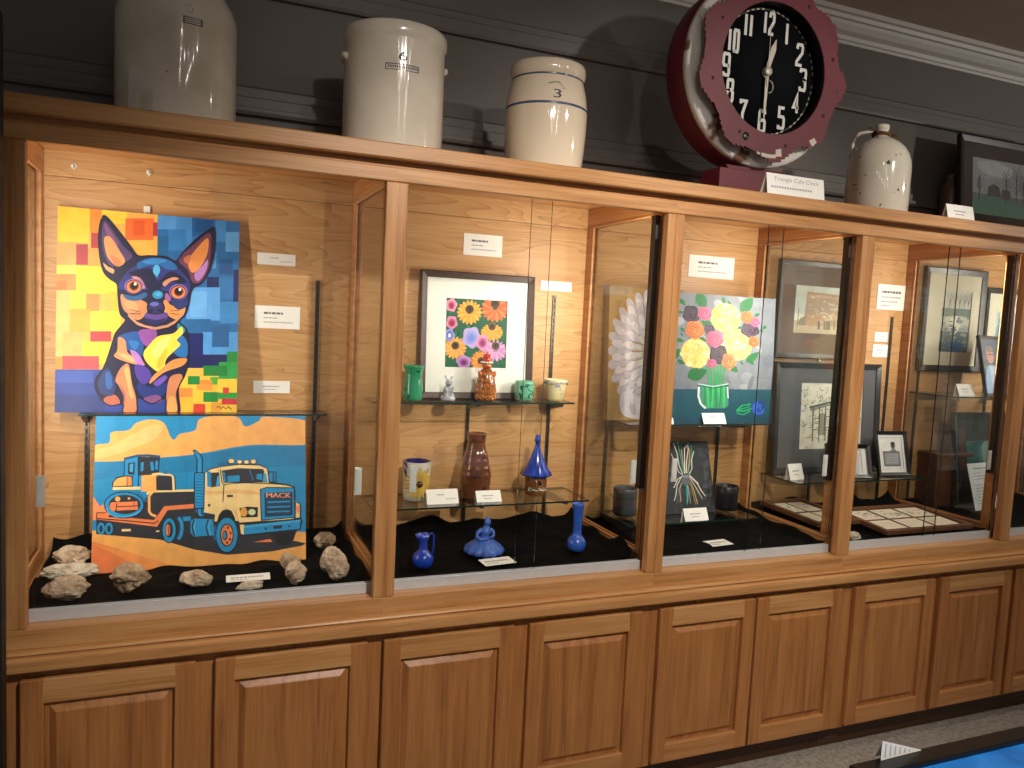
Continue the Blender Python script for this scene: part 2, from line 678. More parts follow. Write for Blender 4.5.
# continuous ledge under the glass
o = MB()
o.extrude_x([(.030, -.0475), (-.014, -.0475), (-.019, -.0500), (-.0215, -.0535), (-.0215, -.0550), (-.0165, -.0555), (-.0165, -.0580), (-.031, -.0590), (-.036, -.0620), (-.0375, -.0680),
             (-.0375, -.0890), (-.034, -.0930), (.030, -.0930)], XL - .012, XR + .012)
setprops(obj('counter_ledge', o, RAIL_X), 'long moulded oak ledge between the glass cases and the cupboard doors', 'ledge')


def partition(t, xc, face=-1, label=None):
    """framed glass divider across the depth of the case, centred at xc"""
    y0, y1 = .062, YB - .002
    h = .014
    mb = MB(t.location)
    mb.box(xc - h, xc + h, y0, y1, 1.163, 1.2262)      # header
    mb.box(xc - h, xc + h, y0, y1, .003, .040)         # bottom rail
    mb.box(xc - h, xc + h, y1 - .036, y1, .0402, 1.1628)  # back stile
    mb.box(xc - h, xc + h, y0, y0 + .030, .0402, 1.1628)  # front stile
    for s in (-1, 1):                                  # glazing beads
        xb = xc + s * .010
        mb.box(xb - .004, xb + .004, y0 + .0302, y1 - .0362, .0404, .050)
        mb.box(xb - .004, xb + .004, y0 + .0302, y1 - .0362, 1.153, 1.1626)
        mb.box(xb - .004, xb + .004, y1 - .046, y1 - .0362, .0502, 1.1528)
        mb.box(xb - .004, xb + .004, y0 + .0302, y0 + .040, .0502, 1.1528)
    f = obj('partition_frame', mb, OAK_Y, t, bevel=.0025)
    mb = MB(t.location)
    mb.box(xc - .0025, xc + .0025, y0 + .031, y1 - .037, .041, 1.162)
    obj('partition_glass', mb, PANEL_GLASS, f)
    return f


def sliding_pane(t, x0, x1, y, pull_x):
    mb = MB(t.location)
    for i, f in enumerate(mb.box(x0, x1, y, y + .005, .012, 1.182)):
        f.material_index = 1 if i in (0, 1, 3, 5) else 0
    d = obj('sliding_door', mb, [GLASS, GLASS_EDGE], t)
    if pull_x is not None:
        mb = MB(t.location)
        mb.box(pull_x - .010, pull_x + .010, y - .004, y - .0003, .286, .364, 0)
        mb.box(pull_x - .007, pull_x + .007, y - .0062, y - .0041, .292, .358, 0)
        obj('finger_pull', mb, [PULL], d, bevel=.001)
    return d


def light_bar(t, x0, x1, dirx, zl=.66, pw=1.0):
    """vertical lamp fixed behind a post, shining back into the case"""
    mb = MB(t.location)
    mb.box(x0, x1, .064, .080, .264, 1.150)
    mb.box(x0, x0 + .002, .080, .0885, .275, 1.139); mb.box(x1 - .002, x1, .080, .0885, .275, 1.139)
    mb.box(x0, x1, .080, .092, .264, .275)
    mb.box(x0, x1, .080, .092, 1.139, 1.150)
    b = obj('light_bar', mb, [BLACK], t, bevel=.002, label='black lamp housing')
    mb = MB(t.location)
    mb.box(x0 + .003, x1 - .003, .0802, .088, zl, 1.136)
    obj('lamp_strip', mb, [emit('warm_strip', (1.0, 0.92, 0.78), 4.0)], b, label='glowing lamp strip')
    mb = MB(t.location)
    mb.box(x0 + .002, x0 + .008, .060, .0638, 1.075, 1.118)
    mb.box(x0 + .003, x0 + .007, .058, .0602, 1.088, 1.104)
    obj('lamp_bracket', mb, [STEEL], b, label='silver bracket')
    l = bpy.data.lights.new('case_lamp', 'AREA')
    l.shape = 'RECTANGLE'
    l.size = 1.136 - zl - .02
    l.size_y = .016
    l.energy = CASE_W * pw
    l.color = (1.0, 0.92, 0.79)
    l.spread = math.radians(165)
    lo = bpy.data.objects.new('case_lamp', l)
    COL.objects.link(lo)
    xm = (x0 + x1) / 2
    d = Vector((dirx * .62, .78, 0)).normalized()
    lo.location = (xm, .094, (zl + 1.136) / 2 + Z0)
    # long side upright, shining along d
    zax = -d
    xax = Vector((0, 0, 1))
    yax = zax.cross(xax)
    lo.rotation_euler = Matrix((xax, yax, zax)).transposed().to_euler()


CASE_W = 3.9
PULL = plain('#cfd2cc', rough=0.2, coat=0.5)
STAND = {0: (.060, .740), 1: (1.289, 1.614), 2: (1.87, 2.405), 3: (2.92, 3.333), 4: (3.53, 4.0)}
LIGHTS = {0: (-.046, -.025, 1), 1: (1.7165, 1.7375, -1), 2: (2.5245, 2.5395, -1), 3: (3.3900, 3.3988, -1), 4: (4.2145, 4.2355, -1)}
for i, (x0, x1) in enumerate(BAYS):
    xl = XL if i == 0 else (BAYS[i - 1][1] + x0) / 2 + .00005
    xr = XR if i == 4 else (x1 + BAYS[i + 1][0]) / 2 - .00005
    t = thing('display_case', 'glass fronted oak display case %s' % HOLD[i], 'display case', ((xl + xr) / 2, .3, 0),
              group='glass fronted cases of the display cabinet')
    L = t.location
    # face frame
    mb = MB(L); mb.extrude_x([(.003, 1.150), (0, 1.153), (0, 1.1855), (.002, 1.188), (.022, 1.188), (.022, 1.150)], xl, xr); obj('top_rail', mb, RAIL_X, t)
    mb = MB(L); mb.extrude_x([(0, -.047), (0, -.002), (.002, 0), (.043, 0), (.043, -.047)], xl, xr); obj('bottom_rail', mb, RAIL_X, t)
    for a, b in (((xl, x0),) if i in (0, 2) else ()) + ((x1, xr if i in (1, 4) else BAYS[min(i + 1, 4)][0]),):
        mb = MB(L); mb.box(a, b, 0.0004, .030, .0004, 1.1496); obj('stile', mb, OAK_Z, t, bevel=.003)
    # carcass
    mb = MB(L)
    mb.box(xl + .001, xr - .001, YB, YB + .012, -.02, 1.1515)
    mb.box(xl + .001, xr - .001, YB, YB + .012, 1.1530, 1.2295)
    mb.box(xl + .001, xr - .001, YB + .0121, YB + .014, -.02, 1.2295, 1)
    obj('back_panel', mb, [PLY, plain('#3a2515')], t)
    mb = MB(L); mb.box(xl + .002, xr - .002, .044, YB - .001, -.018, 0.0); obj('case_floor', mb, OAK_X, t)
    mb = MB(L); mb.box(xl + .002, xr - .002, .031, YB - .001, 1.2265, 1.2292); obj('case_roof', mb, OAK_X, t)
    if i == 0:
        mb = MB(L); mb.box(XL - .0115, XL - .001, .001, YB + .012, -.046, 1.187); obj('end_panel', mb, PLY, t)
        mb = MB(L); mb.box(-.0985, -.0850, .031, YB - .001, .001, 1.2262); obj('inner_panel', mb, PLY, t)
        partition(t, -.067)
    if i < 4:
        partition(t, x1 + .0305)
    if i == 4:
        partition(t, x1 + .0345)
    # aluminium track
    mb = MB(L)
    mb.extrude_x([(YG, 0.0005), (YG, .029), (YG + .001, .030), (YG + .0025, .030), (YG + .0025, .006), (YG + .0075, .006), (YG + .0075, .022), (YG + .009, .022),
                  (YG + .009, .006), (YG + .0145, .006), (YG + .0145, .030), (YG + .016, .030), (YG + .016, .0005)], x0 - .008, x1 + .006)
    obj('door_track', mb, ALU, t)
    c = {0: .437, 1: 1.315, 2: 2.190, 3: 3.047, 4: 3.83}[i]
    sliding_pane(t, x0 - .006, c + .035, YG + .0100 - .0005, x0 + (.020 if i == 0 else .057))
    sliding_pane(t, c - .035, x1 + .004, YG + .0030 - .0005, x1 - .042)
    for xs in STAND[i]:
        mb = MB(L)
        for a, b in ((xs - .0065, xs - .0022), (xs + .0022, xs + .0065)):
            mb.box(a, b, YB - .006, YB - .0004, .012, .895)
        mb.box(xs - .0022, xs + .0022, YB - .002, YB - .0005, .012, .895, 1)
        z = .02
        while z < .89:
            mb.box(xs - .0022, xs + .0022, YB - .006, YB - .0021, z, z + .010)
            z += .0254
        obj('shelf_standard', mb, [plain('#5f5850', rough=0.32, metal=0.8), plain('#0c0a09', rough=.6)], t)
    light_bar(t, *LIGHTS[i], *((.33, 1.2) if i == 0 else (.66, 1.0)))

# ------------------------------------------------------------------ cupboards below
DOORS = [[(-.012, .377), (.423, .822)], [(.866, 1.264), (1.313, 1.709)], [(1.776, 2.160), (2.170, 2.552)],
         [(2.614, 3.018), (3.050, 3.453)], [(3.476, 3.878), (3.90, 4.26)]]
ZD0, ZD1 = -.646, -.1175


def cupboard_door(t, x0, x1):
    L = t.location
    yf, yk = -.021, -.0006
    st = .050
    mb = MB(L)
    xs_, zs_ = (x0, x0 + st, x1 - st, x1), (ZD0, ZD0 + .062, ZD1 - .062, ZD1)
    V = {(i, j, y): mb.bm.verts.new((xs_[i], y, zs_[j])) for i in range(4) for j in range(4) for y in (yf, yk)}
    for i in range(3):
        for j in range(3):
            if (i, j) == (1, 1):
                continue
            m_ = 0 if i != 1 else (1 if j == 0 else 2)
            for y in (yf, yk):
                f = mb.bm.faces.new([V[(i, j, y)], V[(i + 1, j, y)], V[(i + 1, j + 1, y)], V[(i, j + 1, y)]])
                f.material_index = m_
            for (a, b_), (ni, nj) in ((((i, j), (i + 1, j)), (i, j - 1)), (((i, j + 1), (i + 1, j + 1)), (i, j + 1)), (((i, j), (i, j + 1)), (i - 1, j)), (((i + 1, j), (i + 1, j + 1)), (i + 1, j))):
                if not (0 <= ni < 3 and 0 <= nj < 3) or (ni, nj) == (1, 1):
                    f = mb.bm.faces.new([V[a + (yf,)], V[b_ + (yf,)], V[b_ + (yk,)], V[a + (yk,)]])
                    f.material_index = m_
    d = obj('door', mb, [DOOR_Z, DOOR_X, RAIL_X], t, bevel=.0035, seg=3)
    mb = MB(L)
    a, b, c, e = x0 + st + .0003, x1 - st - .0003, ZD0 + .0623, ZD1 - .0623

    def ring(i, y):
        return [(a + i, y, c + i), (b - i, y, c + i), (b - i, y, e - i), (a + i, y, e - i)]
    mb.grid([ring(0, yk - .001), ring(0, yf + .0135), ring(.010, yf + .0135), ring(.024, yf + .0035), ring(.026, yf + .0025)], 0, False, True, True, True)
    obj('raised_panel', mb, DOOR_Z, d)
    return d


for i, ds in enumerate(DOORS):
    xl = XL if i == 0 else (BAYS[i - 1][1] + BAYS[i][0]) / 2 + .0006
    xr = XR if i == 4 else (BAYS[i][1] + BAYS[i + 1][0]) / 2 - .0006
    t = thing('base_cabinet', 'two door oak cupboard under the case %s' % HOLD[i], 'cupboard', ((xl + xr) / 2, .3, FL),
              group='oak cupboards under the display cases')
    mb = MB(t.location); mb.box(xl, xr, 0, .022, -.66, -.0935); mb.box(xl, xr, .0220, .59, -.66, -.0935); obj('carcass', mb, DOOR_Z, t)
    mb = MB(t.location); mb.box(xl, xr, .048, .066, FL + .001, -.6602); obj('toe_kick', mb, oak('x', '#3b2616', '#4a3020', '#553825', key='toe_oak'), t)
    for a, b in ds:
        cupboard_door(t, a, b)


# ------------------------------------------------------------------ glass shelves on brackets
def shelf(label, x0, x1, y0, z, brackets, light=False):
    t = thing('glass_shelf', label, 'shelf', ((x0 + x1) / 2, .5, z), group='glass shelves inside the display cases')
    mb = MB(t.location)
    for i, f in enumerate(mb.box(x0, x1, y0, YB - .010, z - .006, z)):
        f.material_index = 1 if i in (2, 3, 4, 5) else 0
    obj('pane', mb, [PANEL_GLASS, GLASS_EDGE], t, label='green edged clear pane')
    for xb in brackets:
        mb = MB(t.location)
        mb.grid([[(xb - .0045, YB - .009, z - .0065), (xb - .0045, YB - .009, z - .040), (xb - .0045, y0 + .03, z - .020), (xb - .0045, y0 + .02, z - .0065)],
                 [(xb + .0045, YB - .009, z - .0065), (xb + .0045, YB - .009, z - .040), (xb + .0045, y0 + .03, z - .020), (xb + .0045, y0 + .02, z - .0065)]],
                0, False, True, True, True)
        obj('bracket', mb, [plain('#a8a59c', rough=0.35, metal=0.7) if light else STEEL], t)
    return t


shelf('glass shelf under the dog painting, just above the truck painting', .050, .765, .460, .460, (.060, .740))
shelf('upper glass shelf carrying the flower print and five small pots', .905, 1.652, .432, .505, (1.289, 1.614))
shelf('lower glass shelf carrying the sunflower mug, brown vase and birdhouse', .905, 1.690, .349, .161, (1.289, 1.614))
shelf('glass shelf under the bouquet painting', 1.850, 2.50, .366, .432, (1.87, 2.405))
shelf('glass shelf with the dark wire painting and black mug on it', 1.850, 2.45, .335, .060, (1.87, 2.405))
shelf('glass shelf with two black framed documents on it', 2.640, 3.350, .340, .190, (2.652, 2.92, 3.333), True)
shelf('glass shelf holding the two framed watercolours and the couple photograph', 3.475, 4.16, .330, .552, (3.53, 4.0), True)


# ------------------------------------------------------------------ black cloth on each case floor
def cloth(i, x0, x1, zb, label):
    m = plain('#050506', rough=0.85, spec=0.10, var=0.3, scale=12.0)
    if 'sheen' not in m:
        m['sheen'] = 1
        m.node_tree.nodes['Principled BSDF'].inputs['Sheen Weight'].default_value = 0.0
    rng = random.Random(i)
    nx, ny = 70, 44
    rows = []
    ph = rng.random() * 10
    y0, y1 = .066, YB - .012
    for r in range(ny + 1):
        v = r / ny
        row = []
        for c in range(nx + 1):
            u = c / nx
            x = x0 + (x1 - x0) * u
            y = y0 + (y1 - y0) * v
            h = .010 + .014 * noise.noise(Vector((x * 7 + ph, y * 9, 0))) ** 2 * 3
            h += .008 * abs(noise.noise(Vector((x * 14 + y * 10, y * 14 - ph, 3)))) * (0.3 + v)
            e = max(0, (v - .80) / .20)
            h += zb * e * e * (1 + .8 * noise.noise(Vector((x * 8, ph, 5))))
            side = max(0, (abs(u - .5) - .46) / .04)
            h += .022 * side * side * (1 + noise.noise(Vector((y * 9, ph, 1))))
            row.append((x, y, .003 + max(.001, h)))
        rows.append(row)
    mb = MB()
    mb.grid(rows)
    o = obj('display_cloth', mb, m)
    md = o.modifiers.new('thick', 'SOLIDIFY')
    md.thickness = .0015
    setprops(o, label, 'cloth', 'black cloths on the case floors')
    return o


cloth(0, -.028, .842, .040, 'rumpled black cloth under the rocks and truck painting')
cloth(1, .886, 1.730, .038, 'rumpled black cloth under the blue pitcher, figurine and bud vase')
cloth(2, 1.776, 2.532, .020, 'black cloth below the dark wire painting')
cloth(3, 2.576, 3.390, .045, 'black cloth under the two flat frames of prints')
cloth(4, 3.437, 4.228, .020, 'black cloth under the letter in the rightmost case in view')
# ------------------------------------------------------------------ on top of the cabinet
ZT = 1.2461


def arc_text(mb, s, c, r, z0, z1, a0, a1, mi):
    """text bent round an upright cylinder of radius r centred at c, between angles a0..a1 (degrees, -90 faces the viewer)"""
    for t in text_tris(s):
        mb.face([(c[0] + r * math.cos(math.radians(a0 + (a1 - a0) * u)), c[1] + r * math.sin(math.radians(a0 + (a1 - a0) * u)), z0 + (z1 - z0) * v) for u, v in t], mi)


def arc_rect(mb, c, r, z0, z1, a0, a1, mi, n=6):
    mb.grid([[(c[0] + r * math.cos(math.radians(a0 + (a1 - a0) * k / n)), c[1] + r * math.sin(math.radians(a0 + (a1 - a0) * k / n)), z) for k in range(n + 1)] for z in (z0, z1)], mi)


STONE = speckled('pale_stoneware', '#e2dacb', '#5a4632', scale=26, thr=.735, rough=.09, base2='#cfc5b2')
STONE2 = speckled('cream_stoneware', '#e9e0d1', '#8a7658', scale=40, thr=.76, rough=.08, base2='#ddd2c0')
STONE3 = speckled('spotted_stoneware', '#d9d2c3', '#3d2f22', scale=38, thr=.66, rough=.10, base2='#d2c9b8')
CHURN = plain('#e6d6be', rough=0.08, coat=0.6, var=.04, scale=6)
INK = plain('#1d2440', rough=.4)
BAND = plain('#4d5a74', rough=.25, coat=.4)

# shouldered jug at the far left
c = (.307, .30, ZT)
t = thing('stoneware_jug', 'tall pale stoneware jug with a small ink stamp, leftmost on the cabinet top', 'jug', c, group='stoneware on the cabinet top')
mb = MB()
mb.lathe([(.140, 0), (.150, .004), (.154, .02), (.1545, .31), (.153, .325), (.146, .348), (.128, .380), (.098, .412), (.066, .436), (.044, .450), (.036, .462),
          (.034, .50), (.042, .505), (.043, .520), (.034, .526), (.026, .520), (.024, .48)], seg=56)
obj('body', mb, STONE, t)
mb = MB()
arc_rect(mb, (0, 0), .1549, .268, .286, -84, -66, 0)
for k in range(3):
    arc_rect(mb, (0, 0), .1551, .2705 + k * .005, .2735 + k * .005, -82.5, -67.5, 1)
s = [(-78 + 3.2 * math.cos(a), .306 + .008 * math.sin(a)) for a in [k * PI / 8 for k in range(17)]]
mb.tube([(.1549 * math.cos(math.radians(a)), .1549 * math.sin(math.radians(a)), z) for a, z in s], .0016, 6, 1)
obj('maker_stamp', mb, [INK, STONE], t, label='dark blue ink stamp')
mb = MB()
mb.tube([(-.03, 0, .50), (-.075, 0, .515), (-.115, 0, .49), (-.128, 0, .44), (-.126, 0, .385)], .012, 10)
obj('handle', mb, STONE, t)

# six gallon crock
c = (.912, .30, ZT)
t = thing('stoneware_crock', 'wide cream stoneware crock stamped with a 6 and lug handles', 'crock', c, group='stoneware on the cabinet top')
mb = MB()
mb.lathe([(.140, 0), (.150, .006), (.1515, .02), (.1505, .335), (.1510, .340), (.1545, .346), (.1565, .356), (.157, .372), (.154, .381), (.150, .384), (.143, .380), (.141, .368), (.1405, .02), (.02, .015)], seg=64, cap1=False)
obj('body', mb, STONE2, t)
mb = MB()
arc_text(mb, '6', (0, 0), .1514, .270, .296, -99, -90, 0); arc_text(mb, '6', (0, 0), .1515, .270, .296, -98.4, -89.4, 0)
obj('gallon_number', mb, [INK], t, label='dark blue number 6')
mb = MB()
arc_rect(mb, (0, 0), .1512, .258, .2605, -113, -76, 0, 10)
arc_rect(mb, (0, 0), .1512, .2425, .2445, -113, -97, 0, 8)
arc_rect(mb, (0, 0), .1512, .2425, .2445, -91, -76, 0, 8)
for a in (-113, -77):
    arc_rect(mb, (0, 0), .1513, .243, .260, a, a + 1, 0, 2)
for k in range(14):
    a = -110 + k * 2.4
    arc_rect(mb, (0, 0), .1512, .2485, .2555, a, a + 1.3, 0, 1)
obj('maker_stamp', mb, [INK], t, label='dark blue ribbon shaped stamp')
for sx in (-1, 1):
    mb = MB()
    mb.tube([(sx * .148, -.030, .292), (sx * .153, -.020, .300), (sx * .154, 0, .302), (sx * .153, .020, .300), (sx * .148, .030, .292)], [.007, .010, .011, .010, .007], 10)
    obj('handle', mb, STONE2, t)

# three gallon churn
c = (1.420, .30, ZT)
t = thing('stoneware_churn', 'cream barrel shaped stoneware churn with two blue bands and a 3', 'churn', c, group='stoneware on the cabinet top')
prof = [(.118, 0), (.130, .004), (.133, .02), (.141, .10), (.1455, .17), (.1465, .215), (.146, .228), (.1455, .236), (.143, .262), (.137, .292), (.130, .316), (.128, .322), (.1275, .328),
        (.1320, .334), (.1345, .345), (.1345, .362), (.131, .371), (.124, .374), (.118, .368), (.116, .34)]
prof = [(r * .925, z) for r, z in prof]
mis = [0] * (len(prof) - 1)
mis[6] = 1
mis[11] = 1
mb = MB()
mb.lathe(prof, seg=60, mis=mis, cap1=True)
obj('body', mb, [CHURN, BAND], t)
mb = MB()
for t3 in text_tris('3'):
    pts = []
    for u, v in t3:
        z = .246 + .027 * v
        r = .1372 - (z - .228) * .150 + .0006
        a = math.radians(-105 + 11 * u)
        pts.append((r * math.cos(a), r * math.sin(a), z))
    mb.face(pts, 0)
obj('gallon_number', mb, [INK], t, label='dark number 3')
mb = MB()
for k in range(11):
    a = -112 + k * 2.1
    z = .288 + .006 * math.sin(PI * k / 10) - (k > 7) * .004 * (k - 7)
    r = .1292 - (z - .284) * .20
    arc_rect(mb, (0, 0), r + .0012, z, z + .0035, a, a + 1.4, 0, 1)
obj('maker_stamp', mb, [INK], t, label='faint arched stamp')

# spotted jug
c = (2.780, .20, ZT)
t = thing('stoneware_jug', 'spotted white stoneware jug with a looped handle and a cord round its neck', 'jug', c, group='stoneware on the cabinet top')
mb = MB()
mb.lathe([(.102, 0), (.111, .005), (.114, .02), (.1145, .195), (.112, .215), (.105, .240), (.092, .264), (.073, .285), (.050, .300), (.034, .308), (.0255, .316),
          (.0235, .338), (.026, .341), (.0265, .354), (.023, .358), (.015, .356), (.013, .33)], seg=56)
obj('body', mb, STONE3, t)
mb = MB()
hx, hy = -.69, .725      # the handle springs from the far left of the neck
mb.tube([(hx * r, hy * r, z) for r, z in ((.022, .328), (.050, .334), (.078, .330), (.094, .314), (.097, .290), (.098, .262), (.104, .236))], [.006, .007, .007, .007, .0065, .006, .008], 10)
obj('handle', mb, STONE3, t)
mb = MB()
for k, (z, r0) in enumerate(((.317, .031), (.322, .032), (.327, .031))):
    mb.tube([(r0 * math.cos(a), r0 * math.sin(a), z + .003 * math.sin(2 * a + k)) for a in [2 * PI * q / 20 for q in range(20)]], .0035, 6, 0, True)
mb.tube([(.030, -.012, .325), (.050, -.018, .330), (.064, -.020, .316), (.066, -.02, .296), (.058, -.02, .290)], .0035, 6)
mb.tube([(-.030, -.014, .322), (-.060, -.020, .335), (-.085, -.020, .332)], .003, 6)
mb.tube([(.030, -.02, .322), (.046, -.03, .310), (.050, -.032, .294)], .0035, 6)
obj('cord', mb, plain('#5a3a20', rough=.8), t, label='brown cord tied at the neck')

# small brown crock behind the framed picture
mb = MB(); mb.lathe([(.042, 0), (.049, .004), (.050, .02), (.050, .250), (.044, .285), (.030, .305), (.026, .318), (.031, .322), (.031, .332), (.020, .335), (.016, .31)], c=(0, 0, 0), seg=40)
o = obj('stoneware_bottle', mb, speckled('brown_stoneware', '#6b5642', '#3a2b1e', rough=.35, base2='#57432f'))
o.location = (3.668, .603, ZT)
o.scale = (.88, .88, 1)
setprops(o, 'narrow brown stoneware bottle standing beside the framed landscape, half hidden by it', 'bottle', group='stoneware on the cabinet top')


# ------------------------------------------------------------------ framed pictures
def picture_frame(name, label, w, h, fw, fcol, art=None, mat=None, mw=0.0, group=None, depth=.022, cat='framed picture', bevel=.002, frough=.35, glassy=True, mats2=None):
    """frame (four mitred lengths), optional mat board, picture, glazing; origin at the bottom centre of the front"""
    t = thing(name, label, cat, group=group)
    fm = fcol if not isinstance(fcol, str) else plain(fcol, rough=frough, var=.12, scale=60)
    mb = MB()
    w2 = w / 2
    out = [(-w2, 0), (w2, 0), (w2, h), (-w2, h)]
    inn = [(-w2 + fw, fw), (w2 - fw, fw), (w2 - fw, h - fw), (-w2 + fw, h - fw)]
    mid = [(-w2 + fw * .55, fw * .55), (w2 - fw * .55, fw * .55), (w2 - fw * .55, h - fw * .55), (-w2 + fw * .55, h - fw * .55)]
    for k in range(4):
        n = (k + 1) % 4
        ring = lambda q, y: [(q[k][0], y, q[k][1]), (q[n][0], y, q[n][1])]
        a, b = out, inn
        rows = [ring(out, depth), ring(out, .002), ring([(out[i][0] * .7 + mid[i][0] * .3, out[i][1] * .7 + mid[i][1] * .3) for i in range(4)], 0.0), ring(mid, .003), ring(inn, .006), ring(inn, depth), ring(out, depth)]
        mb.grid(rows, 0, False)
    obj('frame', mb, fm, t)
    iw, ih = w - 2 * fw, h - 2 * fw
    mb = MB(); mb.box(-iw / 2 - .002, iw / 2 + .002, .0145, depth - .001, fw - .002, h - fw + .002)
    obj('backing_board', mb, plain('#6f5a42', rough=.9), t)
    if mat is not None:
        mb = MB()
        aw, ah, ax, az = (art.w, art.h, art.x, art.z)
        o4 = [(-iw / 2, fw), (iw / 2, fw), (iw / 2, h - fw), (-iw / 2, h - fw)]
        i4 = [(ax - aw / 2, az), (ax + aw / 2, az), (ax + aw / 2, az + ah), (ax - aw / 2, az + ah)]
        for k in range(4):
            n = (k + 1) % 4
            mb.grid([[(o4[k][0], .0105, o4[k][1]), (o4[n][0], .0105, o4[n][1])], [(i4[k][0], .0105, i4[k][1]), (i4[n][0], .0105, i4[n][1])], [(i4[k][0], .0128, i4[k][1]), (i4[n][0], .0128, i4[n][1])]], 0, False)
        obj('mat_board', mb, plain(mat, rough=.85, var=.02), t)
    if art is not None:
        art.mesh(.0006, art.base, name='picture', parent=t, y=.0135, z=art.z, x=art.x)
    if glassy:
        mb = MB(); mb.box(-iw / 2, iw / 2, .0075, .0092, fw, h - fw); obj('glazing', mb, GLASS, t)
    return t


# dusky landscape in a dark frame, at the right end of the top
a = Art([(0, 0), (100, 0), (100, 70), (0, 70)], .40, .265)
a.base, a.x, a.z = '#9a9ea6', 0.0, .155
a.rect('#a5a8b0', 0, 0, 100, 25); a.poly('#c2c4c8', [(10, 5), (40, 2), (70, 10), (60, 20), (20, 18)], True)
a.rect('#66736a', 0, 44, 100, 70); a.poly('#4f7a66', [(0, 50), (40, 46), (100, 55), (100, 70), (0, 70)])
a.poly('#4a4540', [(25, 46), (28, 34), (36, 30), (46, 33), (50, 46)]); a.rect('#5c4a40', 50, 36, 66, 48)
for x, s in ((58, 1.0), (76, 1.25), (88, 1.0), (12, .6)):
    a.line('#33302c', [(x, 52), (x + 1, 52 - 30 * s)], 1.6)
    for k in range(5):
        y = 40 - k * 5 * s
        a.line('#3a3733', [(x, y), (x - 8 * s + k, y - 9 * s)], .8); a.line('#3a3733', [(x, y - 2), (x + 8 * s - k, y - 11 * s)], .8)
t = picture_frame('framed_picture', 'dark framed dusky landscape of bare trees leaning on the wall above the cabinet', .585, .515, .030, '#2a2320', a, '#4a3d37', group='framed pictures')
lean(t, 3.925, .500, ZT + .001, .515, .548)


# ------------------------------------------------------------------ cards and labels
def card(label, w, h, lines, group, cat='card', tent=False, fold=.03):
    """white card with rows of grey print; lines: (x0, x1, y, height, dark) as fractions"""
    mb = MB()
    t = .0012 if not tent else .0008
    mb.box(-w / 2, w / 2, 0, t, 0, h, 0)
    for x0, x1, y, hh, dk in lines:
        # print reads as small groups of strokes
        x = x0
        rng = random.Random(int(x0 * 1000 + y * 77))
        while x < x1:
            e = min(x1, x + rng.uniform(.04, .11))
            mb.face([(w * (x - .5), -.0003, h * (y - hh / 2)), (w * (e - .5), -.0003, h * (y - hh / 2)), (w * (e - .5), -.0003, h * (y + hh / 2)), (w * (x - .5), -.0003, h * (y + hh / 2))], 2 if dk else 1)
            x = e + .018
    if tent:
        mb.grid([[(-w / 2, t, h), (w / 2, t, h)], [(-w / 2, t + fold, 0), (w / 2, t + fold, 0)], [(-w / 2, t + fold + .0008, 0), (w / 2, t + fold + .0008, 0)], [(-w / 2, t + .0008, h), (w / 2, t + .0008, h)]], 0, False)
    o = obj('label_card' if not tent else 'tent_card', mb, [WHITE, GREYINK, DARKINK])
    setprops(o, label, 'card', group)
    return o


NAME3 = [(.20, .62, .68, .09, 1), (.20, .50, .47, .05, 0), (.20, .84, .28, .05, 0)]
TWO = [(.32, .55, .62, .08, 0), (.60, .92, .34, .06, 0)]
ONE = [(.25, .7, .55, .10, 0), (.3, .62, .32, .07, 0)]


def wall_card(label, x0, z0, x1, z1, lines, lift=.004):
    o = card(label, x1 - x0, z1 - z0, lines, 'white cards on the back panels')
    o.location = ((x0 + x1) / 2, YB - .0012 - lift * 0 - .0004, z0)
    return o


wall_card('white card high on the panel, top of the three right of the dog painting', .546, .936, .666, .974, TWO)
wall_card('larger white card with a printed name, middle of the three right of the dog painting', .541, .729, .685, .803, NAME3)
wall_card('small white card just above the shelf, lowest of the three right of the dog painting', .542, .515, .658, .556, ONE)
wall_card('white name card above the framed flower print', 1.246, 1.020, 1.394, 1.097, NAME3)
wall_card('small white card right of the framed flower print', 1.556, .912, 1.684, .948, TWO)
wall_card('white name card above the bouquet painting', 2.205, 1.005, 2.428, 1.094, NAME3)
wall_card('large white name card on the panel left of the tall watercolours', 3.232, .925, 3.410, 1.040, [(.15, .8, .70, .09, 1), (.15, .8, .50, .06, 0), (.15, .7, .32, .06, 0), (.15, .45, .16, .06, 0)])
wall_card('small white card under the large name card, upper of two', 3.237, .778, 3.316, .822, ONE)
wall_card('small white card under the large name card, lower of two', 3.232, .707, 3.322, .765, ONE)


def shelf_card(label, x, y, z, w, h, lines=TWO, rz=0.0, yt=.022):
    o = card(label, w, h, lines, 'white cards standing on the shelves and cloth', tent=True, fold=.035)
    lean(o, x, y, z + .0006, h, y + yt, rz)
    return o


shelf_card('white folded card beside the sunflower mug', 1.150, .385, .161, .112, .052)
shelf_card('white folded card in front of the brown bottle vase', 1.318, .385, .161, .092, .042, ONE)
shelf_card('white folded card at the left end of the shelf below the bouquet painting', 2.012, .378, .432, .075, .060, ONE)
shelf_card('white folded card in front of the bouquet painting\'s glass vase', 2.232, .368, .432, .106, .050)
shelf_card('white folded card in front of the dark wire painting', 2.160, .342, .060, .108, .050, ONE)
shelf_card('white folded card at the left end of the shelf with the black framed documents', 2.690, .400, .190, .080, .068, ONE, .1)
shelf_card('white folded card beside the photograph of a couple', 3.620, .380, .552, .104, .056, ONE)

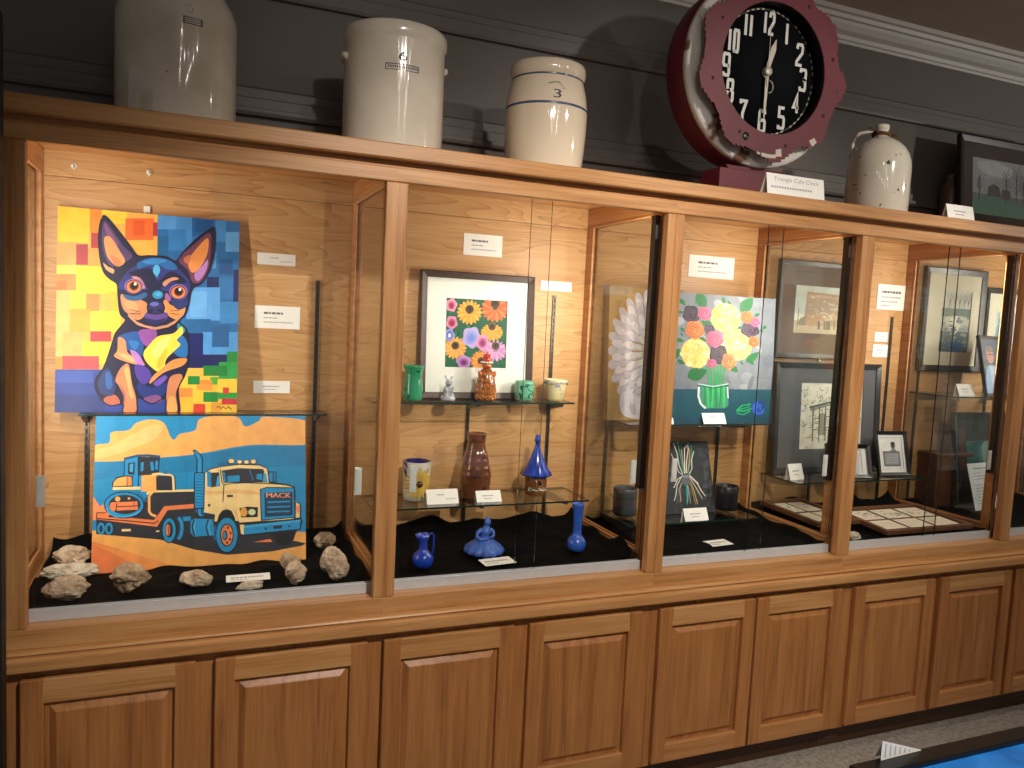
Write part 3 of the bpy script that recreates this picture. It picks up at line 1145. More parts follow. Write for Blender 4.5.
for lab, x, y, z, w, d, rz in (
        ('white printed strip lying on the cloth below the truck painting', .512, .150, .028, .118, .028, .0),
        ('white card lying flat on the cloth in front of the blue figurine', 1.268, .125, .026, .110, .055, .12),
        ('white card lying flat on the cloth below the dark wire painting', 2.140, .150, .022, .100, .055, .1)):
    o = card(lab, w, d, [(.1, .85, .55, .2, 0), (.1, .5, .25, .1, 0)], 'white cards standing on the shelves and cloth')
    o.location = (x, y, z)
    o.rotation_euler = (-math.radians(68 if w > .115 else 86), 0, rz)

# clock card and landscape card on the cabinet top
mb = MB()
w_, h_ = .240, .069
mb.box(-w_ / 2, w_ / 2, 0, .0008, 0, h_, 0)
mb.grid([[(-w_ / 2, .0008, h_), (w_ / 2, .0008, h_)], [(-w_ / 2, .045, 0), (w_ / 2, .045, 0)]], 0, False)
for tri in text_tris('Triangle Cafe Clock'):
    mb.face([(w_ * (.12 + .79 * u - .5), -.0004, h_ * (.60 + .26 * v)) for u, v in tri], 1)
for k in range(16):      # the smaller printed lines below are too faint to read
    x = .07 + k * .045
    mb.face([(w_ * (x - .5), -.0004, h_ * .30), (w_ * (x + .030 - .5), -.0004, h_ * .30), (w_ * (x + .030 - .5), -.0004, h_ * .40), (w_ * (x - .5), -.0004, h_ * .40)], 1)
o = obj('tent_card', mb, [WHITE, GREYINK])
setprops(o, 'white folded card reading Triangle Cafe Clock, standing under the big red clock', 'card', 'white cards on the cabinet top')
lean(o, 2.197, -.022, ZT + .0006, h_, -.010)
o = card('small white folded card in front of the framed landscape on the cabinet top', .140, .055, ONE, 'white cards on the cabinet top', tent=True, fold=.03)
lean(o, 2.985, -.010, ZT + .0006, .055, .004)

# ------------------------------------------------------------------ the red neon clock
CX, CZ = 2.200, 1.702
RED = speckled('worn_red_enamel', '#5c0d20', '#301212', scale=18, thr=.70, rough=.55, coat=.0, base2='#6a1126')
RUST = speckled('worn_white_rim', '#eceae6', '#7a5a42', scale=10, thr=.545, rough=.8, coat=.0, base2='#c9c4bb', nscale=6)
t = thing('wall_clock', 'big round red metal clock with jagged edge and white numerals standing on the cabinet top', 'clock', (CX, .20, ZT))
L = t.location


def yring(mb, prof, seg=72, mi=0, closed=False):
    """profile of (radius, y) spun about the clock's axis"""
    rows = [[(CX + r * math.cos(2 * PI * k / seg), y, CZ + r * math.sin(2 * PI * k / seg)) for k in range(seg)] for r, y in prof]
    mb.grid(rows, mi, True, True)


mb = MB(L)
yring(mb, [(0.0005, .326), (.304, .326), (.318, .322), (.324, .312), (.324, .196), (.314, .193), (.0005, .206)])
obj('drum', mb, RED, t)
mb = MB(L)
yring(mb, [(.255, .184), (.310, .1825), (.320, .184), (.326, .189), (.3275, .196), (.3275, .206), (.3242, .208)])
obj('rim', mb, RUST, t, label='worn white rim showing rust')
mb = MB(L)
n = 104
rs, sg = [], []
for k in range(n):
    a = 2 * PI * k / n
    v = .3015 + .0155 * math.cos(9 * a + .9) + .004 * math.cos(4 * a + 1)
    v = round(v / .0075) * .0075 + .0016 * noise.noise(Vector((a * 14, 0, 0)))
    rs += [v, v]
    sg += [a, a + 2 * PI / n * .96]
RH = .220
rows = [[(CX + RH * math.cos(a), .1365, CZ + RH * math.sin(a)) for a in sg],
        [(CX + (RH + .0015) * math.cos(a), .135, CZ + (RH + .0015) * math.sin(a)) for a in sg],
        [(CX + r * math.cos(a), .135, CZ + r * math.sin(a)) for a, r in zip(sg, rs)],
        [(CX + r * math.cos(a), .139, CZ + r * math.sin(a)) for a, r in zip(sg, rs)],
        [(CX + (RH + .004) * math.cos(a), .139, CZ + (RH + .004) * math.sin(a)) for a in sg],
        [(CX + RH * math.cos(a), .1365, CZ + RH * math.sin(a)) for a in sg]]
mb.grid(rows, 0, False, True)
for a0, a1, r0, r1 in ((-96, -84, .284, .302), (-84, -79, .268, .296), (-52, -47, .282, .306), (-100, -97, .288, .298)):
    k0 = [math.radians(a0 + (a1 - a0) * q / 5) for q in range(6)]
    mb.grid([[(CX + (r0 + .006 * math.sin(7 * q)) * math.cos(q), .1347, CZ + (r0 + .006 * math.sin(7 * q)) * math.sin(q)) for q in k0], [(CX + r1 * math.cos(q), .1347, CZ + r1 * math.sin(q)) for q in k0]], 1, False)
obj('face_plate', mb, [RED, plain('#c9bfb2', rough=.6)], t, label='red plate with a stepped, jagged edge')
for k in range(8):
    a = 2 * PI * (k + .35) / 8
    mb = MB(L); mb.ell((CX + .262 * math.cos(a), .1345, CZ + .262 * math.sin(a)), (.006, .003, .006))
    obj('screw', mb, plain('#2a0f14', rough=.4), t)
mb = MB(L)
yring(mb, [(.014, .1346), (.013, .1335), (.0005, .1335)], 20)
for v in mb.bm.verts:
    v.co.x += .262 * math.cos(math.radians(-113)); v.co.z += .262 * math.sin(math.radians(-113))
obj('keyhole', mb, BLACK, t, label='black hole low in the plate')
mb = MB(L)
yring(mb, [(.2235, .1380), (.2235, .1900), (.2265, .1900), (.2265, .1392)])
obj('opening_wall', mb, plain('#0d0b0c', rough=.6), t, label='dark inside wall of the opening')
mb = MB(L)
yring(mb, [(.2215, .1895), (.2215, .1855), (.0005, .1855)])
obj('dial', mb, plain('#090c0f', rough=.85, spec=.1, var=.2, scale=12), t, label='black dial')
mb = MB(L)
mb.grid([[(CX + r * math.cos(2 * PI * k / 120), .1850, CZ + r * math.sin(2 * PI * k / 120)) for k in range(120)] for r in (.209, .2145)], 0, False, True)
for k, f in enumerate(mb.bm.faces):
    f.material_index = 1 if k % 2 == 0 and k % 10 else 0
obj('minute_track', mb, [plain('#0c1013', rough=.4, var=.2, scale=12), plain('#b9b49e', rough=.6)], t, label='pale dashed minute ring')
NUMW = plain('#d9d9d4', rough=.55)
LINES = {'1': [(.15, .80), (.55, 1), (.55, 0)], '2': [(0, .78), (.02, .92), (.15, 1), (.85, 1), (1, .9), (1, .62), (0, .16), (0, 0), (1, 0)],
         '3': [(0, .85), (.05, 1), (.9, 1), (1, .9), (1, .6), (.88, .52), (.35, .51), (.88, .49), (1, .4), (1, .1), (.9, 0), (.05, 0), (0, .15)], '4': [(.70, 0), (.70, 1), (0, .28), (1, .28)],
         '5': [(1, 1), (.05, 1), (.05, .56), (.85, .56), (1, .46), (1, .1), (.88, 0), (.05, 0), (0, .14)], '6': [(1, .86), (.9, 1), (.12, 1), (0, .9), (0, .1), (.12, 0), (.88, 0), (1, .1), (1, .46), (.88, .55), (0, .55)],
         '7': [(0, .85), (0, 1), (1, 1), (.42, .4), (.42, 0)], '8': [(.5, .52), (.1, .56), (.06, .64), (.06, .92), (.15, 1), (.85, 1), (.94, .92), (.94, .64), (.9, .56), (.5, .52), (.88, .48), (1, .4), (1, .1), (.88, 0), (.12, 0), (0, .1), (0, .4), (.12, .48), (.5, .52)],
         '9': [(0, .14), (.1, 0), (.88, 0), (1, .1), (1, .9), (.88, 1), (.12, 1), (0, .9), (0, .54), (.12, .45), (1, .45)], '0': [(.12, 0), (.88, 0), (1, .1), (1, .9), (.88, 1), (.12, 1), (0, .9), (0, .1), (.12, 0), (.3, 0)]}
for k in range(1, 13):
    a = PI / 2 - 2 * PI * k / 12
    s = str(k)
    hh = .070
    cw = .024 if len(s) == 1 else .017
    cx, cz = CX + .167 * math.cos(a), CZ + .167 * math.sin(a) - hh / 2
    adv = {'10': .025, '11': .022, '12': .026}.get(s, 0)
    mb = MB(L)
    for q, ch in enumerate(s):
        x0 = cx - cw / 2 + (q - (len(s) - 1) / 2) * adv
        pl = [Vector((x0 + u * cw, cz + v * hh)) for u, v in LINES[ch]]
        if ch == '1':
            pl = [Vector((x0 + .5 * cw - .002, cz + hh)), Vector((x0 + .5 * cw - .002, cz))]
        wd = .0056
        A_, B_ = [], []
        for i_, p in enumerate(pl):
            t0 = (p - pl[i_ - 1]).normalized() if i_ else (pl[1] - p).normalized()
            t1 = (pl[i_ + 1] - p).normalized() if i_ < len(pl) - 1 else t0
            n0 = Vector((-t0.y, t0.x))
            m_ = (n0 + Vector((-t1.y, t1.x)))
            m_ = m_.normalized() if m_.length > .3 else n0
            ln = wd / max(.55, m_.dot(n0))
            A_.append((p.x + m_.x * ln, .1838, p.y + m_.y * ln)); B_.append((p.x - m_.x * ln, .1838, p.y - m_.y * ln))
        mb.grid([A_, B_], 0, False)
    obj('numeral', mb, NUMW, t, label='white numeral %s' % s)
HAND = plain('#b8b2a4', rough=.4, metal=.2)


def hand(ang, prof, y, name, label=None):
    ca, sa = math.cos(ang), math.sin(ang)
    mb = MB(L)
    pts = [(CX + ca * l - sa * w_, CZ + sa * l + ca * w_) for l, w_ in prof] + [(CX + ca * l + sa * w_, CZ + sa * l - ca * w_) for l, w_ in reversed(prof)]
    mb.prism_y(pts, y, y + .002)
    return obj(name, mb, HAND, t, label=label)


hand(math.radians(74.5), [(-.02, .006), (.02, .008), (.085, .011), (.118, .001)], .176, 'hour_hand')
hand(math.radians(-90.5), [(-.03, .005), (.03, .007), (.13, .005), (.160, .002)], .172, 'minute_hand')
hand(math.radians(90), [(-.05, .0025), (.06, .0012), (.155, .0005)], .169, 'second_hand', 'thin second hand')
mb = MB(L); yring(mb, [(.016, .185), (.016, .167), (.010, .164), (.0005, .164)], 24)
mb.tube([(CX + .014 * math.cos(a) + .01, .168, CZ - .052 + .020 * math.sin(a)) for a in [math.radians(q) for q in range(-100, 110, 20)]], .0022, 6)
obj('hub', mb, HAND, t)
mb = MB(L)
mb.box(1.996, 2.41, .128, .238, ZT + .0008, 1.345)
mb.prism_y([(2.10, 1.3452), (2.30, 1.3452), (2.33, 1.375), (2.07, 1.375)], .20, .235)
obj('stand', mb, RED, t, bevel=.002, label='dark red box stand')
# ------------------------------------------------------------------ painted canvases
# the dog portrait
A = Art([(57, 50), (665, 107), (665, 738), (50, 740)], .503, .605)
A.base = '#f2ad4e'
for c, x0, y0, x1, y1 in [
    ('#f3c32e', 57, 50, 165, 172), ('#f08a2a', 165, 55, 205, 142), ('#f5c93a', 205, 60, 290, 110), ('#f5b04a', 160, 140, 393, 240), ('#f7a15c', 55, 170, 125, 250),
    ('#e8692a', 285, 93, 380, 165), ('#d9571f', 310, 100, 350, 150), ('#b5333a', 378, 107, 393, 152), ('#b23a3a', 170, 140, 200, 192), ('#a83a40', 120, 177, 160, 246), ('#f49a4a', 160, 190, 215, 262),
    ('#fbd35a', 53, 246, 135, 278), ('#f9c63c', 120, 250, 262, 342), ('#ee8a4a', 52, 276, 120, 330), ('#e5743c', 52, 300, 90, 328), ('#f9b46a', 51, 330, 100, 552), ('#fbc445', 100, 330, 155, 392),
    ('#ef8a45', 155, 342, 200, 408), ('#f5b03c', 238, 335, 276, 422), ('#f8c93e', 170, 400, 272, 470), ('#f2a13e', 100, 392, 170, 470), ('#b73c42', 170, 467, 240, 502),
    ('#fad23a', 140, 502, 238, 576), ('#f2a860', 76, 470, 142, 552), ('#c2464a', 75, 550, 200, 594), ('#e0863a', 50, 552, 76, 596), ('#2a3f8f', 50, 595, 230, 740), ('#223478', 50, 680, 230, 740),
    ('#3450a6', 55, 600, 180, 640), ('#2a3f8f', 220, 660, 475, 740),
    ('#2468aa', 393, 78, 665, 600), ('#4d92d6', 393, 82, 472, 130), ('#3f86c9', 455, 86, 510, 190), ('#2f78bd', 428, 130, 490, 200), ('#1c6099', 393, 150, 430, 240), ('#14569a', 508, 92, 590, 152),
    ('#104a86', 520, 100, 575, 140), ('#3a83c8', 585, 102, 622, 172), ('#5a9edd', 620, 140, 665, 205), ('#4b8fd2', 560, 205, 592, 260), ('#1d68a8', 590, 215, 665, 292), ('#164f90', 600, 230, 645, 280),
    ('#14215f', 560, 288, 600, 327), ('#2c74b8', 600, 290, 650, 360), ('#161f66', 648, 264, 665, 370), ('#5aa0e6', 492, 322, 604, 432), ('#6baeee', 505, 335, 560, 420), ('#3a86cc', 604, 370, 665, 442),
    ('#23649f', 488, 427, 575, 482), ('#4f9ae0', 548, 470, 665, 546), ('#1f5f9c', 580, 450, 636, 520), ('#141d68', 498, 474, 550, 592), ('#111a5c', 500, 545, 630, 592),
    ('#f4c23e', 468, 590, 665, 740), ('#1f8a3a', 630, 535, 665, 577), ('#2ba04a', 604, 570, 665, 626), ('#1d7f35', 550, 582, 632, 616), ('#f0b84a', 500, 590, 552, 620), ('#168038', 500, 617, 540, 645),
    ('#4cab3a', 575, 620, 604, 645), ('#f5cf40', 600, 626, 665, 672), ('#ee8a38', 540, 630, 582, 664), ('#f08a3a', 470, 657, 517, 688), ('#ee9a42', 530, 645, 580, 662), ('#1e8736', 553, 670, 602, 703),
    ('#2c9a40', 600, 672, 665, 693), ('#d8452f', 618, 655, 638, 676), ('#c8313a', 615, 692, 665, 712), ('#d5402f', 520, 710, 560, 740), ('#f2b43a', 468, 690, 520, 740), ('#e9a23a', 580, 705, 615, 740)]:
    A.rect(c, x0, y0, x1, y1)
P = A.poly
body = [(207, 88), (224, 90), (260, 132), (300, 182), (328, 216), (365, 217), (420, 221), (455, 235), (480, 205), (520, 165), (560, 136), (581, 128), (584, 180), (575, 250), (545, 305), (512, 327),
        (501, 372), (490, 410), (468, 436), (492, 460), (500, 500), (500, 570), (490, 612), (468, 662), (473, 739), (430, 739), (425, 692), (380, 710), (332, 690), (328, 739), (283, 739), (283, 712),
        (240, 716), (213, 700), (189, 660), (190, 625), (215, 590), (240, 520), (254, 476), (274, 450), (288, 430), (272, 412), (266, 385), (262, 345), (258, 310), (234, 292), (212, 266), (199, 210), (196, 140)]
P('#15163a', body, True)
P('#4f3a6a', [(212, 103), (236, 122), (275, 180), (310, 216), (280, 240), (245, 252), (222, 230), (207, 170)], True)
P('#7a4a78', [(214, 108), (240, 140), (262, 180), (250, 180), (225, 150)], True)
P('#e8955a', [(214, 160), (236, 155), (270, 205), (285, 235), (265, 252), (245, 242), (224, 215)], True)
P('#c8784e', [(235, 215), (262, 225), (272, 245), (255, 250)], True)
P('#e0a070', [(212, 240), (228, 252), (248, 262), (245, 275), (222, 262)], True)
P('#6b3a52', [(465, 228), (520, 176), (566, 143), (573, 182), (566, 250), (542, 302), (512, 305), (495, 265)], True)
P('#df8d48', [(498, 232), (540, 176), (563, 163), (559, 215), (532, 262), (508, 272)], True)
P('#c06a4a', [(482, 225), (505, 215), (500, 240), (486, 240)], True)
P('#b07ac0', [(518, 278), (545, 250), (562, 230), (556, 268), (530, 302)], True)
P('#2b2f78', [(262, 320), (300, 262), (360, 240), (440, 246), (500, 300), (490, 345), (400, 330), (300, 330)], True)
P('#1d5f9e', [(328, 240), (370, 224), (420, 227), (452, 244), (458, 262), (425, 262), (400, 248), (360, 250), (332, 260)], True)
P('#2f7fc0', [(345, 236), (385, 226), (425, 232), (405, 242), (365, 244)], True)
P('#12143a', [(300, 270), (370, 260), (395, 300), (440, 268), (490, 300), (470, 310), (420, 300), (400, 340), (372, 340), (350, 310), (310, 285)], True)
A.ell('#4aa6d6', 391, 264, 12, 18); P('#4aa6d6', [(381, 270), (401, 270), (393, 290)])
P('#c98a6a', [(308, 285), (336, 290), (352, 318), (346, 325), (325, 302)], True)
P('#a46a90', [(322, 284), (345, 300), (355, 325), (350, 322), (338, 300)], True)
P('#c98a6a', [(412, 308), (425, 296), (450, 288), (466, 294), (440, 302), (420, 318)], True)
P('#c58558', [(272, 345), (300, 352), (345, 365), (362, 380), (357, 410), (330, 430), (300, 412), (278, 388)], True)
P('#d99a6a', [(285, 365), (320, 372), (330, 395), (310, 405), (292, 390)], True)
P('#2a5a8f', [(280, 345), (320, 350), (352, 338), (360, 350), (330, 365), (295, 362)], True)
P('#d9924e', [(420, 362), (445, 382), (487, 385), (482, 415), (462, 430), (430, 414), (414, 392)], True)
P('#25336e', [(440, 362), (470, 362), (492, 352), (496, 380), (470, 396), (450, 385)], True)
P('#9a5a9a', [(425, 340), (440, 358), (432, 370), (420, 356)], True)
for ex, ey in ((315, 318), (465, 337)):
    A.ell('#8a6ab0', ex, ey - 1, 31, 25); A.ell('#2a1438', ex, ey, 27, 22); A.ell('#e8824a', ex, ey + 1, 24, 20); A.ell('#f2a86a', ex + 1, ey + 7, 17, 10)
    A.ell('#a8452f', ex + 1, ey, 17, 16); A.ell('#140b12', ex + 1, ey - 2, 13, 13); A.ell('#ffffff', ex + 5, ey - 8, 4.5, 5)
A.ell('#2a86b8', 396, 346, 18, 14); A.ell('#4ba6cf', 398, 344, 10, 7)
A.ell('#0c0b24', 390, 389, 31, 26); A.ell('#2b2560', 390, 387, 26, 21); A.ell('#5f63b8', 385, 377, 15, 7); A.ell('#140f30', 402, 397, 8, 5); A.ell('#140f30', 376, 398, 7, 5)
P('#5a3f8a', [(355, 408), (390, 412), (428, 406), (424, 430), (390, 442), (360, 430)], True)
P('#20205a', [(358, 424), (390, 430), (424, 424), (412, 438), (390, 446), (368, 440)], True)
A.line('#c58a6a', [(298, 412), (325, 440), (355, 452), (390, 458), (430, 450), (462, 432), (482, 408)], 9)
A.line('#0f0f2a', [(300, 425), (330, 450), (390, 466), (445, 453), (485, 415)], 4)
for q in ([(300, 395), (335, 402)], [(304, 408), (340, 410)], [(440, 400), (470, 398)], [(440, 408), (468, 412)]):
    A.line('#3a1f2a', q, 2)
P('#1d4f96', [(265, 485), (330, 468), (350, 505), (340, 555), (300, 530), (270, 520)], True)
P('#2a6fb8', [(300, 500), (335, 505), (320, 530)], True)
P('#1f6ab0', [(470, 478), (497, 505), (495, 552), (462, 548), (450, 525)], True)
P('#1f8a9a', [(470, 440), (490, 462), (480, 475), (462, 455)], True)
P('#8a4a9a', [(335, 465), (388, 462), (392, 490), (365, 518), (343, 500)], True)
P('#f0cf48', [(476, 452), (450, 474), (400, 484), (372, 510), (350, 540), (362, 572), (398, 602), (420, 596), (426, 562), (455, 532), (474, 512), (462, 496), (482, 474)], True)
P('#f8e27a', [(440, 484), (405, 500), (380, 530), (390, 560), (410, 540), (430, 510)], True)
P('#c8b83a', [(410, 545), (430, 525), (424, 560), (408, 590), (395, 585)], True)
P('#d98a5a', [(265, 488), (288, 498), (298, 540), (340, 560), (352, 582), (300, 572), (252, 552), (262, 530)], True)
P('#e5a878', [(262, 540), (300, 548), (330, 568), (300, 566)], True)
P('#b077c0', [(305, 530), (330, 540), (350, 575), (335, 585), (318, 560)], True)
P('#dc8f4e', [(495, 558), (482, 582), (420, 605), (374, 642), (380, 620), (418, 586), (452, 562)], True)
P('#4f3a9a', [(322, 580), (360, 588), (378, 622), (352, 645), (328, 622)], True)
P('#6a4ab0', [(385, 640), (420, 615), (430, 625), (400, 650)], True)
P('#1d2f78', [(335, 640), (380, 655), (430, 640), (420, 680), (370, 695), (335, 672)], True)
P('#c98058', [(274, 590), (300, 578), (312, 640), (326, 690), (327, 738), (285, 738), (285, 690), (268, 650), (256, 630)], True)
P('#e5a86a', [(286, 595), (300, 590), (310, 650), (318, 690), (306, 685), (296, 640)], True)
P('#a85a5a', [(270, 640), (290, 680), (288, 720), (285, 690)], True)
P('#c98058', [(440, 622), (475, 610), (481, 628), (461, 672), (466, 738), (432, 738), (429, 680)], True)
P('#e5a05a', [(436, 690), (458, 690), (464, 735), (434, 735)], True)
P('#7a4a80', [(352, 692), (398, 680), (414, 700), (380, 709)], True)
P('#b0604a', [(218, 692), (255, 680), (272, 710), (228, 714)], True)
P('#25366e', [(200, 630), (228, 590), (256, 640), (245, 682), (205, 672)], True)
P('#2f5a9f', [(222, 610), (238, 605), (246, 650), (228, 660)], True)
A.line('#0f0f2a', spline(body)[:], 4)
A.line('#2a1a10', [(598, 722), (606, 718), (612, 726), (620, 719), (630, 727), (636, 718), (648, 728)], 3)
o = A.mesh(.020, A.base, '#d9c9a8', name='canvas_painting')
setprops(o, 'colourful canvas painting of a big eared small dog on orange and blue patches', 'painting', 'paintings on canvas')
lean(o, .2365, .500, .4606, .605, .552)

# the truck
A = Art([(202, 68), (763, 68), (771, 455), (191, 500)], .597, .455)
A.base = '#1585bb'
OR, CR, DK, BL, CO = '#eda95a', '#f0cf8e', '#2a2c36', '#1c8cc6', '#e97f4a'
P = A.poly
P(OR, [(200, 190), (200, 148), (238, 140), (244, 112), (290, 106), (312, 86), (350, 77), (385, 86), (404, 124), (415, 131), (430, 116), (470, 106), (482, 76), (540, 66), (585, 72), (604, 96), (640, 82), (660, 70), (785, 86), (785, 142), (620, 146), (500, 166), (400, 178)], True)
P('#f2b873', [(203, 160), (240, 150), (300, 118), (350, 92), (380, 96), (360, 130), (260, 170), (203, 182)], True)
P('#1779ad', [(195, 195), (400, 182), (500, 170), (620, 150), (775, 146), (775, 200), (500, 215), (195, 240)])
P('#f08a5a', [(195, 285), (214, 312), (242, 298), (245, 350), (195, 350)])
P(OR, [(188, 378), (780, 378), (780, 470), (188, 510)])
P(CO, [(188, 408), (270, 430), (440, 488), (188, 510)])
P('#ee9550', [(200, 415), (300, 440), (440, 486), (330, 480)])
P(DK, [(205, 388), (262, 390), (380, 402), (470, 428), (560, 442), (680, 432), (760, 416), (770, 410), (745, 404), (700, 402), (745, 380), (750, 362), (700, 345), (500, 330), (400, 320), (205, 340)])
A.sheet(90, 440, 768 / 110, 20, 390, 1024 / 380)      # enlargement of the trailer and dozer
P(DK, [(405, 380), (450, 360), (740, 352), (740, 520), (720, 700), (600, 715), (480, 690), (42, 655), (42, 560), (300, 560)])
P(CO, [(45, 505), (112, 505), (132, 536), (280, 540), (448, 555), (520, 458), (725, 440), (725, 470), (542, 486), (470, 602), (45, 552)])
A.line('#1a1b22', [(45, 546), (250, 560), (450, 578), (478, 560)], 7); A.line('#1a1b22', [(45, 505), (45, 552)], 6); A.line('#1a1b22', [(45, 505), (112, 505)], 5)
A.line(CR, [(395, 372), (412, 360), (452, 353), (735, 346)], 15); A.line(OR, [(432, 362), (412, 390), (414, 495), (430, 516), (462, 528)], 18)
for x in (76, 132):
    A.ell(BL, x, 617, 27, 42); A.ell(DK, x, 617, 13, 25)
P(CR, [(222, 620), (286, 617), (286, 634), (222, 636)]); P(CR, [(462, 630), (488, 627), (486, 637), (464, 640)])
A.ell('#15171e', 237, 450, 143, 96); A.ell(BL, 237, 450, 136, 88); A.ell(DK, 242, 446, 112, 68); A.line('#55b0dc', [(112, 470), (130, 510), (180, 532), (240, 535), (310, 520), (350, 492)], 7)
P(CO, [(150, 432), (330, 424), (332, 452), (160, 460)]); P(CO, [(180, 466), (335, 459), (335, 482), (186, 490)]); A.ell(CO, 160, 462, 24, 33); A.ell(OR, 192, 408, 19, 18); A.ell(OR, 271, 404, 10, 8)
A.line(DK, [(184, 440), (182, 488)], 6); A.line(DK, [(308, 426), (306, 452)], 5)
for k in range(4):
    A.line('#1a6fa3', [(310 + k * 18, 355 + k * 17), (352 + k * 16, 372 + k * 17)], 9)
P('#1a1b22', [(152, 345), (152, 290), (180, 256), (240, 242), (296, 246), (302, 345)]); P(OR, [(160, 318), (162, 290), (186, 264), (240, 250), (288, 252), (292, 312)]); P('#e58a50', [(255, 254), (288, 252), (292, 312), (258, 312)]); A.line('#1a1b22', [(255, 252), (258, 314)], 5)
P(CR, [(155, 324), (352, 320), (352, 342), (155, 344)])
P(BL, [(236, 128), (330, 112), (335, 318), (298, 318), (296, 244), (236, 242)]); P(DK, [(262, 155), (312, 150), (306, 238), (262, 234)]); P('#3f9fd0', [(276, 162), (300, 160), (296, 218), (274, 216)])
P(DK, [(334, 112), (486, 114), (478, 226), (440, 240), (336, 242)]); P(BL, [(352, 152), (372, 150), (370, 210), (350, 214)]); P(BL, [(418, 146), (438, 146), (446, 206), (424, 208)]); P(BL, [(456, 140), (472, 140), (470, 205), (452, 196)])
A.line('#1f4f74', [(234, 126), (330, 104), (400, 102), (487, 110)], 17); A.line('#15171e', [(238, 128), (235, 242)], 6); A.line('#15171e', [(333, 112), (336, 320)], 6)
P(OR, [(358, 242), (470, 234), (470, 356), (358, 356)]); P(DK, [(466, 246), (572, 244), (574, 346), (466, 346)]); A.line(CR, [(432, 236), (470, 230), (560, 238), (578, 250), (584, 344)], 15); A.line('#15171e', [(462, 246), (466, 346)], 5); A.line('#15171e', [(590, 240), (596, 344)], 5)
P('#1f6fa0', [(512, 208), (538, 204), (540, 232), (510, 230)])
A.ell('#15171e', 555, 625, 52, 92); A.ell(BL, 555, 625, 46, 84); A.ell(DK, 555, 622, 27, 56); A.ell(CO, 546, 624, 15, 40); A.line(DK, [(548, 592), (552, 655)], 5)
A.line(BL, [(620, 535), (640, 570), (645, 615), (638, 655), (620, 690)], 24); P(BL, [(648, 532), (706, 528), (708, 558), (655, 562)])
A.sheet(185, 440, 6.4, 20, 390, 1024 / 380)            # enlargement of the tractor
P('#15171e', [(46, 58), (62, 56), (96, 84), (112, 112), (112, 200), (124, 204), (124, 436), (112, 440), (112, 468), (138, 474), (136, 486), (90, 490), (78, 474), (74, 436), (56, 430), (56, 204), (70, 200), (70, 120)])
P(BL, [(54, 66), (66, 64), (94, 92), (104, 116), (104, 202), (78, 202), (78, 118)]); P(BL, [(62, 208), (118, 208), (118, 428), (64, 428)]); P(BL, [(82, 436), (104, 436), (106, 470), (130, 478), (94, 484), (84, 470)])
for k in range(11):
    A.line('#125a86', [(66, 222 + k * 19), (114, 226 + k * 19)], 5)
P(BL, [(36, 515), (60, 498), (180, 502), (192, 605), (60, 614), (36, 590)]); A.line(DK, [(62, 505), (48, 550), (64, 610)], 9); A.line(DK, [(150, 505), (136, 550), (152, 608)], 9); A.line('#54b2de', [(70, 510), (60, 550), (72, 600)], 6); A.line('#54b2de', [(164, 510), (152, 550), (166, 602)], 6)
P('#1a6494', [(200, 148), (282, 128), (284, 152), (215, 160)])
cabp = [(128, 202), (160, 180), (230, 164), (340, 150), (470, 154), (522, 176), (537, 266), (640, 276), (695, 292), (702, 380), (690, 500), (480, 512), (350, 522), (326, 492), (310, 450), (270, 438), (228, 450), (205, 516), (190, 516), (194, 472), (125, 456)]
P(CR, cabp); P('#e8b877', [(130, 320), (240, 320), (320, 310), (460, 322), (480, 345), (330, 335), (130, 345)]); P('#e8b46c', [(215, 440), (268, 425), (330, 450), (350, 520), (330, 500), (306, 452), (268, 440)])
A.line('#15171e', cabp[:10] + [(704, 380)], 6)
P(DK, [(150, 206), (216, 200), (224, 288), (166, 298)]); P(BL, [(138, 196), (164, 196), (168, 296), (142, 292)]); P('#3f9fd0', [(206, 225), (220, 222), (222, 286), (196, 288)]); A.line('#15171e', [(222, 182), (236, 268), (248, 280), (242, 392)], 6)
P(DK, [(232, 190), (340, 174), (496, 180), (526, 264), (372, 268), (246, 268)]); P(BL, [(268, 224), (346, 220), (347, 260), (270, 264)]); P(BL, [(456, 212), (488, 210), (490, 250), (454, 244)]); P('#3f9fd0', [(500, 200), (516, 214), (524, 262), (494, 260)]); A.line('#2a7fb0', [(408, 182), (434, 254)], 5)
P(BL, [(240, 200), (250, 198), (262, 262), (248, 264)])
for x, y, rx, ry in ((293, 129, 19, 14), (345, 134, 15, 11), (389, 135, 15, 11), (433, 132, 16, 13)):
    A.ell('#15171e', x, y + 2, rx + 4, ry + 4); A.ell(CR, x, y, rx, ry)
A.outline('#15171e', [(528, 198), (574, 198), (580, 262), (534, 264)], 6); P(BL, [(532, 202), (570, 202), (576, 258), (538, 260)]); A.line('#15171e', [(558, 200), (562, 262)], 6)
A.line('#15171e', [(245, 282), (300, 272), (380, 268), (540, 272), (640, 280), (690, 294)], 5)
P(DK, [(268, 346), (306, 345), (306, 358), (268, 360)]); P(DK, [(148, 404), (162, 404), (162, 420), (148, 420)])
P('#15171e', [(476, 308), (520, 294), (694, 296), (704, 490), (486, 510)]); P(BL, [(482, 312), (522, 300), (690, 302), (698, 486), (492, 504)]); P('#173a5a', [(505, 332), (684, 326), (685, 474), (511, 486)])
for y in (392, 424, 454):
    A.line(BL, [(526, y), (668, y - 6)], 11)
A.text('#ef9468', 'MACK', 516, 332, 672, 362); A.text('#ef9468', 'MACK', 519, 332, 675, 362)
P('#15171e', [(348, 430), (400, 420), (466, 424), (464, 486), (360, 490)]); A.ell('#e9a447', 376, 455, 23, 29); A.ell('#d9dfae', 428, 455, 23, 20)
